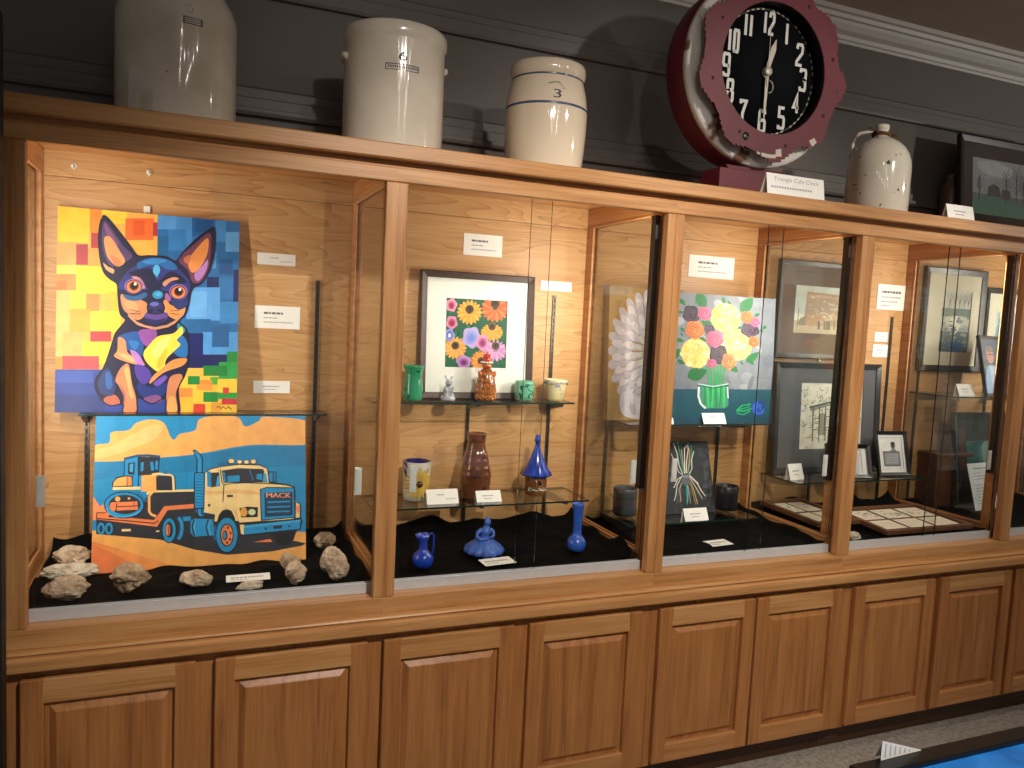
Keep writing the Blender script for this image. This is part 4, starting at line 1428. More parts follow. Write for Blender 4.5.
P('#15171e', [(700, 384), (724, 398), (738, 410), (738, 492), (700, 494)]); P(CR, [(706, 392), (728, 404), (732, 488), (706, 490)]); P('#ee9468', [(708, 412), (732, 412), (732, 458), (708, 458)])
P('#15171e', [(196, 520), (206, 470), (232, 436), (270, 424), (310, 440), (336, 500), (345, 560), (310, 520), (230, 515)]); A.line(CR, [(200, 515), (212, 470), (236, 440), (270, 430), (304, 444), (326, 490), (332, 512)], 13)
P('#15171e', [(350, 530), (742, 492), (748, 512), (736, 566), (366, 608)]); P(BL, [(376, 540), (738, 500), (732, 560), (372, 600)]); P(CR, [(352, 536), (380, 536), (376, 600), (360, 592)]); P('#3ea6d8', [(380, 544), (734, 504), (734, 516), (380, 558)])
P(DK, [(564, 542), (620, 538), (618, 558), (566, 562)]); A.ell(DK, 517, 560, 7, 8); A.ell(DK, 666, 544, 6, 7)
P('#15171e', [(556, 592), (712, 574), (694, 632), (664, 662), (600, 664)])
P(CO, [(438, 648), (545, 626), (562, 646)])
A.ell('#15171e', 270, 603, 75, 118); A.ell(BL, 270, 602, 68, 110); A.ell('#15171e', 270, 603, 44, 74); A.ell(CO, 271, 603, 37, 66); A.ell('#15171e', 258, 605, 16, 32); A.ell(BL, 256, 605, 10, 24)
for x, y in ((276, 556), (294, 590), (290, 630), (272, 652)):
    A.ell('#15171e', x, y, 6, 9)
A.line('#1a6494', [(196, 545), (190, 590), (194, 635)], 12)
A.line('#2a1a10', [(640, 756), (655, 748), (668, 758), (684, 750), (700, 760), (716, 750), (735, 760), (752, 752)], 5)
A.T = lambda x, y: (x, y)
o = A.mesh(.018, A.base, '#e6a860', name='canvas_painting')
setprops(o, 'blue and orange canvas painting of a lorry hauling a dozer, standing on the cloth', 'painting', 'paintings on canvas')
lean(o, .396, .342, .0140, .455, .452)

# bouquet in a glass vase
A = Art([(38, 45), (605, 62), (566, 735), (-8, 735)], .548, .498)
A.base = '#767c85'
P = A.poly
rng = random.Random(3)
for k in range(60):
    x, y = rng.uniform(0, 590), rng.uniform(60, 560)
    A.ell(rng.choice(['#878d94', '#6a707a', '#7d838c', '#727883', '#979ba0']), x, y, rng.uniform(18, 55), rng.uniform(12, 40), rng.uniform(0, 3), 12)
A.rect('#184e5e', -10, 552, 620, 740); P('#17485a', [(-10, 700), (620, 690), (620, 740), (-10, 740)])
GLV = '#0f6a34'


def leaf(x, y, l, w_, a, c=GLV):
    ca, sa = math.cos(a), math.sin(a)
    P(c, [(x + l * u * ca - w_ * v * sa, y + l * u * sa + w_ * v * ca) for u, v in ((-1, 0), (-.5, -.8), (.2, -.8), (1, 0), (.2, .8), (-.5, .8))], True)
    A.line('#0e5a2c', [(x - l * .8 * ca, y - l * .8 * sa), (x + l * .8 * ca, y + l * .8 * sa)], 3)


for q in ((237, 88, 45, 30, 1.2), (458, 98, 48, 32, -.9), (105, 368, 34, 20, -1), (205, 470, 50, 38, -.4), (145, 97, 20, 13, .9), (480, 378, 42, 22, -.7), (385, 440, 26, 20, .8), (256, 202, 26, 20, 0), (126, 296, 22, 12, .2),
          (136, 150, 16, 8, 0), (140, 240, 14, 9, 1), (128, 410, 20, 12, .6), (344, 80, 18, 12, 1.4), (372, 92, 12, 8, 1), (508, 150, 16, 9, -.6), (412, 224, 26, 12, -.2), (236, 290, 18, 14, .5), (545, 215, 14, 8, -.8), (530, 235, 10, 6, .5), (470, 400, 24, 14, .9), (425, 410, 12, 8, 1), (136, 265, 10, 6, 1)):
    leaf(*q)
for x in (262, 275, 290, 300, 312, 326):
    A.line('#1c9a4e', [(290 + (x - 290) * 1.4, 420), (x, 520), (290 + (x - 290) * 1.2, 645)], 9)
P('#468a78', [(205, 525), (355, 525), (352, 640), (335, 655), (225, 655), (208, 620)])
for k, x in enumerate(range(240, 340, 13)):
    A.line('#2cc45a' if k % 2 else '#128a42', [(x, 530), (x + (k % 3 - 1) * 8, 650)], 9)
A.line('#d5e5e2', [(210, 540), (206, 590), (216, 630), (240, 655)], 10); A.line('#bcd8d4', [(205, 524), (280, 538), (356, 522)], 5); A.line('#0f3d4a', [(203, 530), (280, 545), (357, 530)], 5); A.line('#e5f0ee', [(350, 540), (352, 600)], 5)


def hyd(x, y, rx, ry):
    r2 = random.Random(int(x))
    A.ell('#d2bf62', x, y, rx * .98, ry * .98)
    for k in range(40):
        a = r2.uniform(0, 2 * PI)
        d = r2.random() ** .5
        A.ell(r2.choice(['#dccb72', '#d2bf5c', '#e0d494', '#c9b250', '#dccf80']), x + rx * .86 * d * math.cos(a), y + ry * .86 * d * math.sin(a), 17, 15, 0, 8)
    for k in range(46):
        a = r2.uniform(0, 2 * PI)
        d = r2.random() ** .5
        A.ell(r2.choice(['#c08468', '#a8903e', '#cc9c70', '#f2ecc8']), x + rx * .9 * d * math.cos(a), y + ry * .9 * d * math.sin(a), 3.2, 3.2, 0, 6)


def rose(x, y, r, c, d, ry=None):
    ry = ry or r
    P(c, [(x + r * (1 + .08 * math.sin(5 * a)) * math.cos(a), y + ry * (1 + .08 * math.sin(5 * a)) * math.sin(a)) for a in [2 * PI * k / 28 for k in range(28)]])
    for k in range(3):
        f = .78 - .25 * k
        A.line(d, [(x + r * f * math.cos(a), y + ry * f * math.sin(a)) for a in [k * 1.3 + 4.6 * q / 14 for q in range(15)]], 5.5)


hyd(200, 362, 72, 80); hyd(352, 172, 76, 78); hyd(402, 312, 78, 86)
rose(185, 160, 39, '#2c1a2e', '#513853', 48); rose(270, 235, 27, '#2c1a2e', '#513853'); rose(312, 365, 45, '#281826', '#513853', 50); rose(470, 232, 45, '#2c1a2e', '#513853', 40)
rose(250, 152, 33, '#c9648a', '#a04466', 36); rose(295, 285, 42, '#c05c7e', '#963f5f', 43); rose(495, 187, 27, '#c9648a', '#a04466'); rose(275, 415, 25, '#c9648a', '#a04466', 23)
rose(200, 240, 45, '#d47838', '#a85022', 48); rose(455, 165, 32, '#d07436', '#a85022'); rose(487, 295, 27, '#d07436', '#a85022', 30); rose(360, 402, 35, '#d88648', '#a85022', 43)
rose(503, 655, 35, '#173a9a', '#3f74d6', 42); A.line('#2f63c8', [(480, 640), (500, 690), (528, 660)], 5)
A.line('#1fb05a', [(392, 668), (420, 640), (465, 632)], 6); A.line('#1fb05a', [(392, 668), (430, 670), (468, 655)], 6); A.line('#1fb05a', [(400, 664), (460, 645)], 5); A.line('#1fb05a', [(392, 680), (425, 690), (462, 668)], 5)
o = A.mesh(.019, A.base, '#8f959e', name='canvas_painting')
setprops(o, 'canvas painting of a mixed bouquet in a glass jar with one fallen blue rose', 'painting', 'paintings on canvas')
lean(o, 2.243, .386, .4326, .498, .412)

# white dahlia
A = Art([(0, 0), (100, 0), (100, 150), (0, 150)], .335, .515)
A.base = '#a5824c'
cx, cy = 56, 72
for ring, (rx, ry, n, pl, pw, c) in enumerate(((48, 60, 26, 17, 9, '#b9b0ba'), (42, 53, 24, 17, 8, '#cfc8d0'), (35, 45, 22, 15, 7.5, '#bdb4c2'), (29, 37, 20, 14, 7, '#d8d2d6'), (22, 28, 17, 12, 6, '#c3bac6'), (16, 20, 14, 10, 5, '#cfc9bd'), (10, 13, 11, 7, 4, '#b9b788'))):
    for k in range(n):
        a = 2 * PI * (k + .5 * (ring % 2)) / n
        x, y = cx + rx * math.cos(a), cy + ry * math.sin(a)
        A.ell('#a79fac', x + .7, y + 1.2, pl * .62, pw * .62, math.atan2(ry * math.sin(a), rx * math.cos(a)), 12)
        A.ell(c, x, y, pl * .6, pw * .58, math.atan2(ry * math.sin(a), rx * math.cos(a)), 12)
A.ell('#a8a860', cx, cy, 8, 10); A.ell('#6f8a86', cx, cy, 4, 6)
A.poly('#cfc8d2', [(20, 118), (60, 128), (90, 118), (90, 146), (24, 146)], True)
for k in range(10):
    A.ell('#b3aab8' if k % 2 else '#d8d2d8', 26 + k * 7, 134 + 4 * math.sin(k * 2), 7, 4, 1.2, 12)
o = A.mesh(.034, A.base, '#8a6a42', name='canvas_painting')
setprops(o, 'canvas painting of a large white dahlia, partly hidden behind the case post', 'painting', 'paintings on canvas')
lean(o, 1.985, .480, .4326, .500, .520)

# dark wire painting
A = Art([(-20, 60), (268, 62), (345, 455), (0, 468)], .245, .290)
A.base = '#2c2f33'
rng = random.Random(5)
for k in range(90):
    A.ell(rng.choice(['#3a3d42', '#24262a', '#44484e', '#33404a', '#2e3136']), rng.uniform(-10, 330), rng.uniform(60, 460), rng.uniform(6, 26), rng.uniform(4, 18), rng.uniform(0, 3), 9)
for k in range(70):
    A.ell(rng.choice(['#6a6e74', '#4f6a80', '#8a8d92']), rng.uniform(-10, 330), rng.uniform(250, 460), 2, 2, 0, 5)
for c, pts in (('#d9d5c8', [(75, 70), (95, 120), (105, 180), (125, 225)]), ('#1fa08a', [(100, 65), (112, 120), (125, 180), (135, 225)]), ('#b89a8a', [(120, 100), (128, 160), (140, 225)]), ('#e5e0d0', [(140, 225), (138, 150), (138, 95), (150, 82), (160, 100), (150, 160), (148, 222)]),
               ('#c9a060', [(155, 75), (168, 110), (165, 170), (155, 225)]), ('#2a9a9a', [(155, 68), (176, 85), (180, 130), (168, 180), (158, 225)]), ('#ded8cc', [(192, 110), (180, 150), (182, 200), (165, 230)]), ('#bdb5a5', [(60, 120), (85, 170), (100, 215), (128, 232)]),
               ('#d9d5c8', [(130, 235), (95, 255), (72, 300), (65, 300)]), ('#d5d0c0', [(120, 238), (90, 290), (80, 350), (68, 380)]), ('#b9a58a', [(130, 245), (105, 310), (112, 390)]), ('#27a090', [(145, 250), (150, 320), (153, 405)]), ('#4fb3a8', [(150, 250), (158, 330), (156, 395)]),
               ('#a58a8a', [(150, 250), (165, 330), (175, 400)]), ('#8a7a3a', [(158, 245), (185, 320), (210, 410)]), ('#b5a04a', [(160, 245), (195, 320), (222, 405)]), ('#c9b9a5', [(165, 240), (205, 300), (250, 370)]), ('#e0d5c5', [(165, 235), (215, 280), (240, 320), (270, 358)]), ('#c9c2b2', [(168, 235), (200, 262), (225, 285)])):
    A.line(c, pts, 5)
A.ell('#5a5f66', 145, 265, 30, 26); A.ell('#7d8288', 145, 240, 22, 9)
o = A.mesh(.018, A.base, '#17181a', name='canvas_painting')
setprops(o, 'small dark canvas with bundles of coloured wires tied in the middle', 'painting', 'paintings on canvas')
lean(o, 2.205, .450, .0612, .310, .545)

# ------------------------------------------------------------------ framed prints inside the cases
A = Art([(167, 207), (515, 222), (512, 585), (167, 580)], .233, .245)
A.base, A.x, A.z = '#175f41', -.004, .113
P = A.poly
rng = random.Random(11)
for k in range(40):
    A.ell(rng.choice(['#1d7a4c', '#0f4a34', '#2a8a55', '#164f3c']), rng.uniform(170, 510), rng.uniform(210, 580), rng.uniform(8, 26), rng.uniform(5, 14), rng.uniform(0, 3), 9)


def daisy(x, y, r, c, d, cc, n=18, squash=.9, core=.3, dy=0.0):
    for k in range(n):
        a = 2 * PI * k / n
        A.ell(c if k % 2 else d, x + r * .6 * math.cos(a), y + r * .6 * squash * math.sin(a), r * .44, r * .15, math.atan2(squash * math.sin(a), math.cos(a)), 10)
    A.ell('#6b4a22', x, y - r * dy, r * core * 1.15, r * core * 1.1); A.ell(cc, x, y - r * dy, r * core, r * core)
    A.ell('#2a1f18', x, y - r * dy - 2, r * core * .5, r * core * .5)


daisy(300, 285, 70, '#e9a23a', '#f0b44e', '#4a3a1c', dy=.25); daisy(445, 262, 78, '#e8622f', '#f07f4a', '#4a3020', dy=.35); daisy(430, 392, 62, '#eb9a35', '#f2ad4a', '#5a3a1c', squash=.65, dy=.5)
daisy(224, 478, 64, '#e8a04a', '#efb35e', '#4a3a1c', dy=.2); daisy(372, 545, 58, '#e08a35', '#eba04a', '#4a3020'); daisy(452, 492, 66, '#c78ac0', '#d9a5cf', '#5a3a2a', squash=.75, dy=.4)


def cup(x, y, r, c, d, e, ry=None):
    ry = ry or r
    P(c, [(x + r * (1 + .1 * math.sin(5 * a + x)) * math.cos(a), y + ry * (1 + .1 * math.sin(5 * a + x)) * math.sin(a)) for a in [2 * PI * k / 30 for k in range(30)]])
    A.ell(d, x, y + 2, r * .62, ry * .62); A.ell(e, x, y + 4, r * .34, ry * .36)


cup(197, 246, 31, '#e39ab5', '#c8547e', '#8f1f45', 36); cup(201, 341, 32, '#e08fb0', '#c04a78', '#8f1f45', 36); cup(190, 407, 27, '#8f9be0', '#5a68c8', '#e5e5f5', 34)
cup(315, 420, 52, '#b8a8e0', '#8f9ae0', '#7488dc', 56); cup(377, 447, 38, '#dd95c0', '#b85a95', '#8a2f62', 42); cup(274, 551, 41, '#cf93cf', '#a860b0', '#6a2f7a', 34)
t = picture_frame('framed_picture', 'brown framed print of orange, pink and lilac garden flowers with a wide white mat', .432, .452, .024, plain('#4a342a', rough=.45, var=.2, scale=50), A, '#f0efe8', group='framed pictures')
lean(t, 1.305, .525, .5056, .452, .549)

# sepia storefront
A = Art([(0, 0), (100, 0), (100, 84), (0, 84)], 0.300, .205)
A.base, A.x, A.z = '#dcd7c0', .030, .110
A.rect('#c5cfc4', 0, 0, 100, 50); A.rect('#b8a888', 0, 62, 100, 84)
A.poly('#a88a62', [(22, 10), (92, 13), (95, 70), (18, 70)]); A.rect('#c2a67c', 25, 16, 88, 20)
rng = random.Random(2)
for k in range(90):
    x, y = rng.uniform(22, 88), rng.uniform(14, 62)
    A.rect(rng.choice(['#c4b094', '#b89a80', '#d2c2ae', '#a88468', '#bfa090']), x, y, x + rng.uniform(3, 8), y + rng.uniform(1.5, 4))
for k in range(14):
    x = rng.uniform(40, 96); A.line(rng.choice(['#4a463c', '#5f5a48', '#6b6a52']), [(x, 60), (x + 1, 76)], 2.2)
A.line('#6a6a58', [(8, 40), (7, 74)], 1.5); A.poly('#8a7a5c', [(10, 60), (22, 52), (22, 70), (8, 70)])
t = picture_frame('framed_picture', 'dark framed sepia picture of an old storefront, upper of two stacked behind the post', .430, .420, .020, '#241f1b', A, '#6e5f54', group='framed pictures', glassy=False)
lean(t, 2.870, .548, .690, .420, .550)
# sketch of a tower
A = Art([(0, 0), (100, 0), (100, 84), (0, 84)], .355, .290)
A.base, A.x, A.z = '#dedccb', .025, .105
rng = random.Random(4)
for k in range(150):
    x, y, a = rng.uniform(2, 98), rng.uniform(2, 82), rng.uniform(0, 3)
    A.line(rng.choice(['#8f8d7c', '#a5a392', '#77766a', '#e2e0d0']), [(x, y), (x + 5 * math.cos(a), y + 5 * math.sin(a)), (x + 8 * math.cos(a + .6), y + 8 * math.sin(a + .6))], 1.0)
A.poly('#8d8b7b', [(14, 30), (52, 22), (54, 27), (16, 36)]); A.line('#4a4a42', [(14, 31), (52, 23)], 2)
for x in (20, 30, 40, 50):
    A.line('#55554c', [(x, 30), (x + 1, 74)], 1.6)
A.line('#66665a', [(20, 46), (50, 42)], 1.2); A.line('#66665a', [(20, 60), (50, 56)], 1.2); A.rect('#9a9888', 31, 40, 39, 66); A.outline('#4a4a42', [(31, 40), (39, 39), (39, 66), (31, 67)], 1.2)
t = picture_frame('framed_picture', 'grey framed pencil sketch of a covered wooden stand, lower of two stacked behind the post', .600, .485, .026, '#2c2d2f', A, '#57585c', group='framed pictures', glassy=False)
lean(t, 2.955, .510, .1908, .485, .533)

# winter pond and blue watercolour in the fifth case
A = Art([(0, 0), (60, 0), (60, 100), (0, 100)], .195, .290)
A.base, A.x, A.z = '#8a938c', .020, .094
A.rect('#b4b4a4', 0, 0, 60, 30); A.rect('#3f5a4c', 0, 28, 60, 42); A.rect('#46614f', 0, 30, 25, 38); A.poly('#a8ad98', [(10, 44), (40, 40), (60, 46), (50, 60), (20, 62)], True); A.rect('#3f5560', 0, 66, 60, 100)
A.poly('#2f5f8a', [(8, 88), (50, 78), (58, 92), (30, 99)], True); A.poly('#d5d2ba', [(20, 46), (44, 44), (36, 66), (24, 72)], True); A.poly('#5a6a58', [(24, 60), (32, 58), (30, 72), (22, 74)], True)
for x in (16, 26, 36, 46, 54):
    A.line('#4f5048', [(x, 34), (x + 1, 4)], 1.2); A.line('#55564c', [(x, 20), (x - 5, 6)], .8); A.line('#55564c', [(x, 22), (x + 5, 8)], .8)
rng = random.Random(8)
for k in range(40):
    A.ell(rng.choice(['#5f7a86', '#48606a', '#7f9292', '#3a5660', '#8f9a80']), rng.uniform(2, 58), rng.uniform(40, 98), rng.uniform(2, 6), rng.uniform(1, 3), 0, 8)
t = picture_frame('framed_picture', 'tall dark framed watercolour of a winter pond with bare trees and a cream mat', .410, .490, .030, '#2f302d', A, '#d8d4bf', group='framed pictures', glassy=False)
lean(t, 3.708, .5495, .650, .490, .551)
A = Art([(0, 0), (60, 0), (60, 80), (0, 80)], .150, .200)
A.base, A.x, A.z = '#8fb0c2', .000, .10
A.rect('#a8c2cc', 0, 0, 60, 30); A.rect('#6f9ab4', 5, 25, 40, 55); A.rect('#8f9a86', 0, 60, 60, 80); A.poly('#5a8fb8', [(10, 12), (40, 8), (50, 40), (14, 44)], True)
t = picture_frame('framed_picture', 'dark framed blue watercolour with a cream mat, right of the winter pond picture', .330, .415, .026, '#2f302d', A, '#d8d4bf', group='framed pictures', glassy=False)
lean(t, 4.085, .5495, .650, .415, .551)

# small black framed papers and the photograph
def doc(label, x, yb, z, w, h, yt, rz, art, fw=.016, mat='#eeeeea'):
    t = picture_frame('framed_document', label, w, h, fw, '#0d0d0e', art, mat, group='small black framed papers and photographs', depth=.016, glassy=False)
    zf = h * .30 * math.tan(math.asin((yt - yb) / h)) + .003
    mb = MB()
    mb.grid([[(-.012, .0165, h * .75), (.012, .0165, h * .75)], [(-.018, h * .30, zf), (.018, h * .30, zf)], [(-.018, h * .30 + .002, zf + .001), (.018, h * .30 + .002, zf + .001)], [(-.012, .0185, h * .75), (.012, .0185, h * .75)]], 0, False)
    obj('easel_leg', mb, BLACK, t)
    lean(t, x, yb, z, h, yt, rz)
    return t


A = Art([(0, 0), (60, 0), (60, 80), (0, 80)], .120, .150); A.base, A.x, A.z = '#e6e6e2', 0, .022
A.ell('#55585c', 36, 20, 6, 7.5); A.ell('#2c2d30', 36, 15, 6, 4.5); A.poly('#8a8d90', [(27, 34), (32, 27), (41, 27), (46, 34)]); A.rect('#7f8488', 8, 34, 52, 68); A.outline('#33363a', [(8, 34), (52, 34), (52, 68), (8, 68)], 1.6); A.rect('#9a9ea2', 12, 38, 48, 64)
for k in range(4):
    A.line('#b5b8ba', [(14, 42 + k * 6), (46, 42 + k * 6)], 1.2)
doc('black framed page with a small portrait over a grey panel, right of the post', 3.245, .400, .190, .172, .200, .450, -.10, A)
A = Art([(0, 0), (60, 0), (60, 80), (0, 80)], .125, .105); A.base, A.x, A.z = '#e6e8ea', 0, .022
A.poly('#5f7488', [(30, 10), (42, 6), (46, 70), (30, 76)]); A.rect('#b5bcc4', 8, 12, 26, 70)
doc('black framed picture standing half behind the third post', 2.975, .390, .190, .205, .150, .435, -.25, A, .018)
A = Art([(0, 0), (60, 0), (60, 80), (0, 80)], .216, .252); A.base, A.x, A.z = '#4a5262', 0, .016
A.rect('#566074', 0, 0, 60, 30); A.rect('#5a4a48', 40, 10, 60, 50)
A.poly('#8fb4e0', [(4, 80), (8, 46), (16, 38), (30, 40), (36, 52), (36, 80)], True); A.poly('#bcd0ea', [(16, 40), (24, 40), (24, 80), (18, 80)]); A.ell('#c98a78', 20, 24, 8.5, 11.5); A.ell('#8a7a70', 20, 14, 8.5, 5); A.line('#333333', [(13, 22), (28, 22)], 1.2)
A.poly('#5a4048', [(32, 80), (34, 56), (42, 48), (54, 52), (60, 66), (60, 80)], True); A.ell('#cf9480', 44, 38, 7, 9.5); A.ell('#6b4a3a', 44, 31, 8, 6); A.poly('#e5d8d4', [(42, 50), (48, 50), (46, 62)])
doc('black framed photograph of two people, a man in a light blue shirt and a woman', 3.835, .365, .552, .250, .285, .430, .12, A, .016, '#d9d9d4')

# flat frames of six prints
def print_frame(label, x, y, z, w, d, rz, tilt, seed, cols=3):
    t = thing('print_frame', label, 'print frame', (x, y, z), (tilt, 0, rz), 'flat frames of small prints')
    fm = oak('x', '#5a3a26', '#6f4a32', '#80583e', key='dark_frame_oak')
    mb = MB()
    r = .022
    mb.box(-w / 2, w / 2, -d / 2, -d / 2 + r, 0, .018); mb.box(-w / 2, w / 2, d / 2 - r, d / 2, 0, .018)
    mb.box(-w / 2, -w / 2 + r, -d / 2 + r, d / 2 - r, 0, .018); mb.box(w / 2 - r, w / 2, -d / 2 + r, d / 2 - r, 0, .018)
    obj('frame', mb, fm, t, bevel=.002)
    mb = MB(); mb.box(-w / 2 + r, w / 2 - r, -d / 2 + r, d / 2 - r, .002, .008); obj('mount_board', mb, plain('#6a4c3c', rough=.8), t)
    rng = random.Random(seed)
    cw, cd = (w - 2 * r) / cols, (d - 2 * r) / 2
    for i in range(cols):
        for j in range(2):
            cx, cy = -w / 2 + r + cw * (i + .5), -d / 2 + r + cd * (j + .5)
            pw, pd = cw * .86, cd * .86
            mb = MB()
            mb.box(cx - pw / 2, cx + pw / 2, cy - pd / 2, cy + pd / 2, .0082, .0092, 0)
            if j == 1:      # the far row carries grey drawings
                for k in range(12):
                    a, b = rng.uniform(-.36, .30) * pw, rng.uniform(-.34, .28) * pd
                    s1, s2 = rng.uniform(.05, .2) * pw, rng.uniform(.03, .1) * pd
                    mb.face([(cx + a, cy + b, .0094 + k * 1e-5), (cx + a + s1, cy + b, .0094 + k * 1e-5), (cx + a + s1, cy + b + s2, .0094 + k * 1e-5), (cx + a, cy + b + s2, .0094 + k * 1e-5)], 1 + k % 3)
            else:
                for k in range(4):
                    b = (.25 - k * .14) * pd
                    mb.face([(cx - pw * .38, cy + b, .0094), (cx + pw * rng.uniform(.1, .38), cy + b, .0094), (cx + pw * .3, cy + b + pd * .018, .0094), (cx - pw * .38, cy + b + pd * .018, .0094)], 3)
            obj('print', mb, [plain('#e6dcc8', rough=.8), plain('#6f7272', rough=.8), plain('#99998f', rough=.8), plain('#b5ad98', rough=.8)], t)
    return t


print_frame('flat oak frame of small prints lying left in the case, beyond the glass divider', 2.735, .370, .052, .230, .330, .03, .04, 1, 2)
print_frame('flat oak frame of six small prints lying right in the case, beside a pale stone', 3.100, .228, .042, .480, .290, .0, .07, 2)

# printed letter and dark board, brown box in the fifth case
A = Art([(0, 0), (100, 0), (100, 140), (0, 140)], .190, .215); A.base = '#e4e8ea'
for k in range(11):
    if k not in (3,):
        A.line('#a9b0b5', [(16, 30 + k * 9), (84 if k % 4 else 50, 30 + k * 9)], 2.2)
A.line('#7d858b', [(22, 16), (78, 16)], 3)
o = A.mesh(.0012, A.base, '#e4e8ea', name='printed_letter')
setprops(o, 'white printed letter leaning on the dark framed board in the rightmost case in view', 'letter')
A = Art([(0, 0), (100, 0), (100, 100), (0, 100)], .345, .390); A.base, A.x, A.z = '#15201f', 0, .02
A.rect('#2f5f58', 20, 25, 80, 60); A.poly('#6f9a90', [(50, 30), (70, 26), (74, 50), (56, 54)], True); A.rect('#1d2a2a', 0, 62, 100, 100); A.rect('#4a2a24', 6, 10, 18, 60)
t = picture_frame('framed_picture', 'large dark framed board standing behind the printed letter', .385, .450, .020, '#2a3431', A, '#1a2120', group='framed pictures', glassy=False)
lean(t, 3.870, .420, .0180, .450, .480)
lean(o, 3.765, .335, .030, .215, .395, .12)
mb = MB(); mb.box(-.115, .115, 0, .10, 0, .235); mb.box(-.120, .120, -.005, .105, .2352, .252)
o = obj('storage_box', mb, oak('x', '#4a2a1a', '#5f3824', '#6f452e', key='brown_box'), bevel=.003)
o.location = (3.690, .465, .018)
setprops(o, 'plain brown wooden box standing left of the large dark framed board', 'box')
# ------------------------------------------------------------------ pottery on the shelves
def glaze(h, rough=.18, var=.18, scale=30, coat=.7, bump=.1):
    return plain(h, rough=rough, var=var, scale=scale, coat=coat, bump=bump)


ZS = .5056          # upper shelf
# green vase with a waist
mb = MB()
mb.lathe([(.029, 0), (.034, .004), (.0355, .02), (.0350, .045), (.0315, .075), (.0295, .092), (.0310, .110), (.0360, .128), (.0375, .134), (.0345, .134), (.030, .118), (.027, .09), (.028, .02), (.01, .01)],
         seg=40, fn=lambda r, z, a: r * (1 + .02 * math.sin(3 * a + z * 30)), cap1=True)
o = obj('pottery_vase', mb, speckled('green_glaze', '#1f7a55', '#0f3a2a', scale=60, thr=.62, rough=.2, base2='#2f9a6c', bump=.2))
o.location = (1.056, .485, ZS)
o.scale = (.96, .96, .89)
setprops(o, 'green glazed vase with a waist, leftmost on the upper pottery shelf', 'vase', 'small pots on the upper shelf')

# grey animal figurine with two ears
t = thing('animal_figurine', 'little grey ceramic animal with pointed ears in front of the flower print', 'figurine', (1.181, .480, ZS), group='small pots on the upper shelf')
mb = MB()
mb.lathe([(.024, 0), (.0265, .004), (.0265, .012), (.022, .017), (.010, .018)], seg=24)
mb.ell((0, 0, .034), (.0185, .016, .022)); mb.ell((0, -.006, .062), (.0135, .0125, .0125)); mb.ell((0, -.017, .058), (.0065, .007, .0055))
for s in (-1, 1):
    mb.ell((s * .0115, -.013, .036), (.0055, .006, .014), Matrix.Rotation(s * .25, 3, 'Y')); mb.ell((s * .012, -.013, .018), (.008, .011, .007)); mb.ell((s * .0095, -.001, .079), (.0042, .003, .0120), Matrix.Rotation(s * .45, 3, 'Y'))
obj('body', mb, glaze('#a9adb4', var=.3), t, remesh=.0022)
mb = MB()
for s in (-1, 1):
    mb.ell((s * .0055, -.0172, .065), (.0016, .0012, .0018), sub=1)
mb.ell((0, -.0235, .0595), (.002, .0015, .0015), sub=1)
obj('face', mb, BLACK, t, label='black eyes and nose')

# orange leafy figure with a crest
t = thing('ceramic_figure', 'orange brown ceramic figure covered in petals with a red crest and white collar', 'figurine', (1.320, .480, ZS), group='small pots on the upper shelf')
t.scale = (.92, .92, .92)
mb = MB()
mb.lathe([(.030, 0), (.036, .004), (.0385, .02), (.038, .055), (.034, .085), (.027, .108), (.020, .120), (.010, .126)], seg=32)
obj('body', mb, glaze('#7a3f18', var=.3, scale=50), t)
mb = MB()
rng = random.Random(6)
for r in range(5):
    z = .016 + r * .021
    rad = [.0385, .0385, .0365, .0325, .027][r]
    n = [11, 11, 10, 9, 8][r]
    for k in range(n):
        a = 2 * PI * (k + .5 * (r % 2)) / n
        p = Vector((rad * math.cos(a), rad * math.sin(a), z))
        mb.tube([p + Vector((-.0085 * math.sin(a) * math.cos(q), .0085 * math.cos(a) * math.cos(q), .0085 * math.sin(q))) for q in [2 * PI * i / 10 for i in range(10)]], .0024, 6, 0, True)
        mb.ell(p, (.004, .004, .004), sub=1)
obj('petal_relief', mb, glaze('#b87228', var=.3, scale=60), t, label='raised orange petals')
mb = MB(); mb.ell((0, -.002, .134), (.0195, .019, .019)); mb.ell((0, -.021, .132), (.005, .007, .004))
for s in (-1, 1):
    mb.ell((s * .027, -.008, .100), (.009, .010, .017), Matrix.Rotation(s * .4, 3, 'Y'))
obj('head', mb, glaze('#b5541f', var=.3, scale=60), t)
mb = MB()
for k in range(13):
    a = 2 * PI * k / 13
    mb.ell((.021 * math.cos(a), .020 * math.sin(a), .148), (.0055, .0055, .0045), sub=1)
obj('collar', mb, glaze('#eee8dc'), t, label='white beaded band')
mb = MB()
mb.ell((0, 0, .158), (.015, .014, .011))
for k in range(7):
    a = 2 * PI * k / 7
    mb.ell((.010 * math.cos(a), .010 * math.sin(a), .170), (.005, .005, .010), Matrix.Rotation(.35 * math.cos(a), 3, 'Y'))
mb.ell((0, 0, .178), (.006, .006, .010))
obj('crest', mb, glaze('#c23a22'), t, label='red crest')

# green cup
mb = MB()
mb.lathe([(.024, 0), (.0315, .004), (.0350, .018), (.0360, .040), (.0350, .062), (.0335, .0725), (.0310, .0725), (.0315, .04), (.026, .010), (.01, .008)], seg=36, fn=lambda r, z, a: r * (1 + .012 * math.sin(5 * a + 60 * z)))
o = obj('pottery_cup', mb, speckled('spotted_green', '#5aa583', '#1f5f45', scale=70, thr=.56, rough=.2, base2='#7fc0a0'))
o.location = (1.471, .485, ZS)
setprops(o, 'small rounded green spotted cup on the upper pottery shelf', 'cup', 'small pots on the upper shelf')

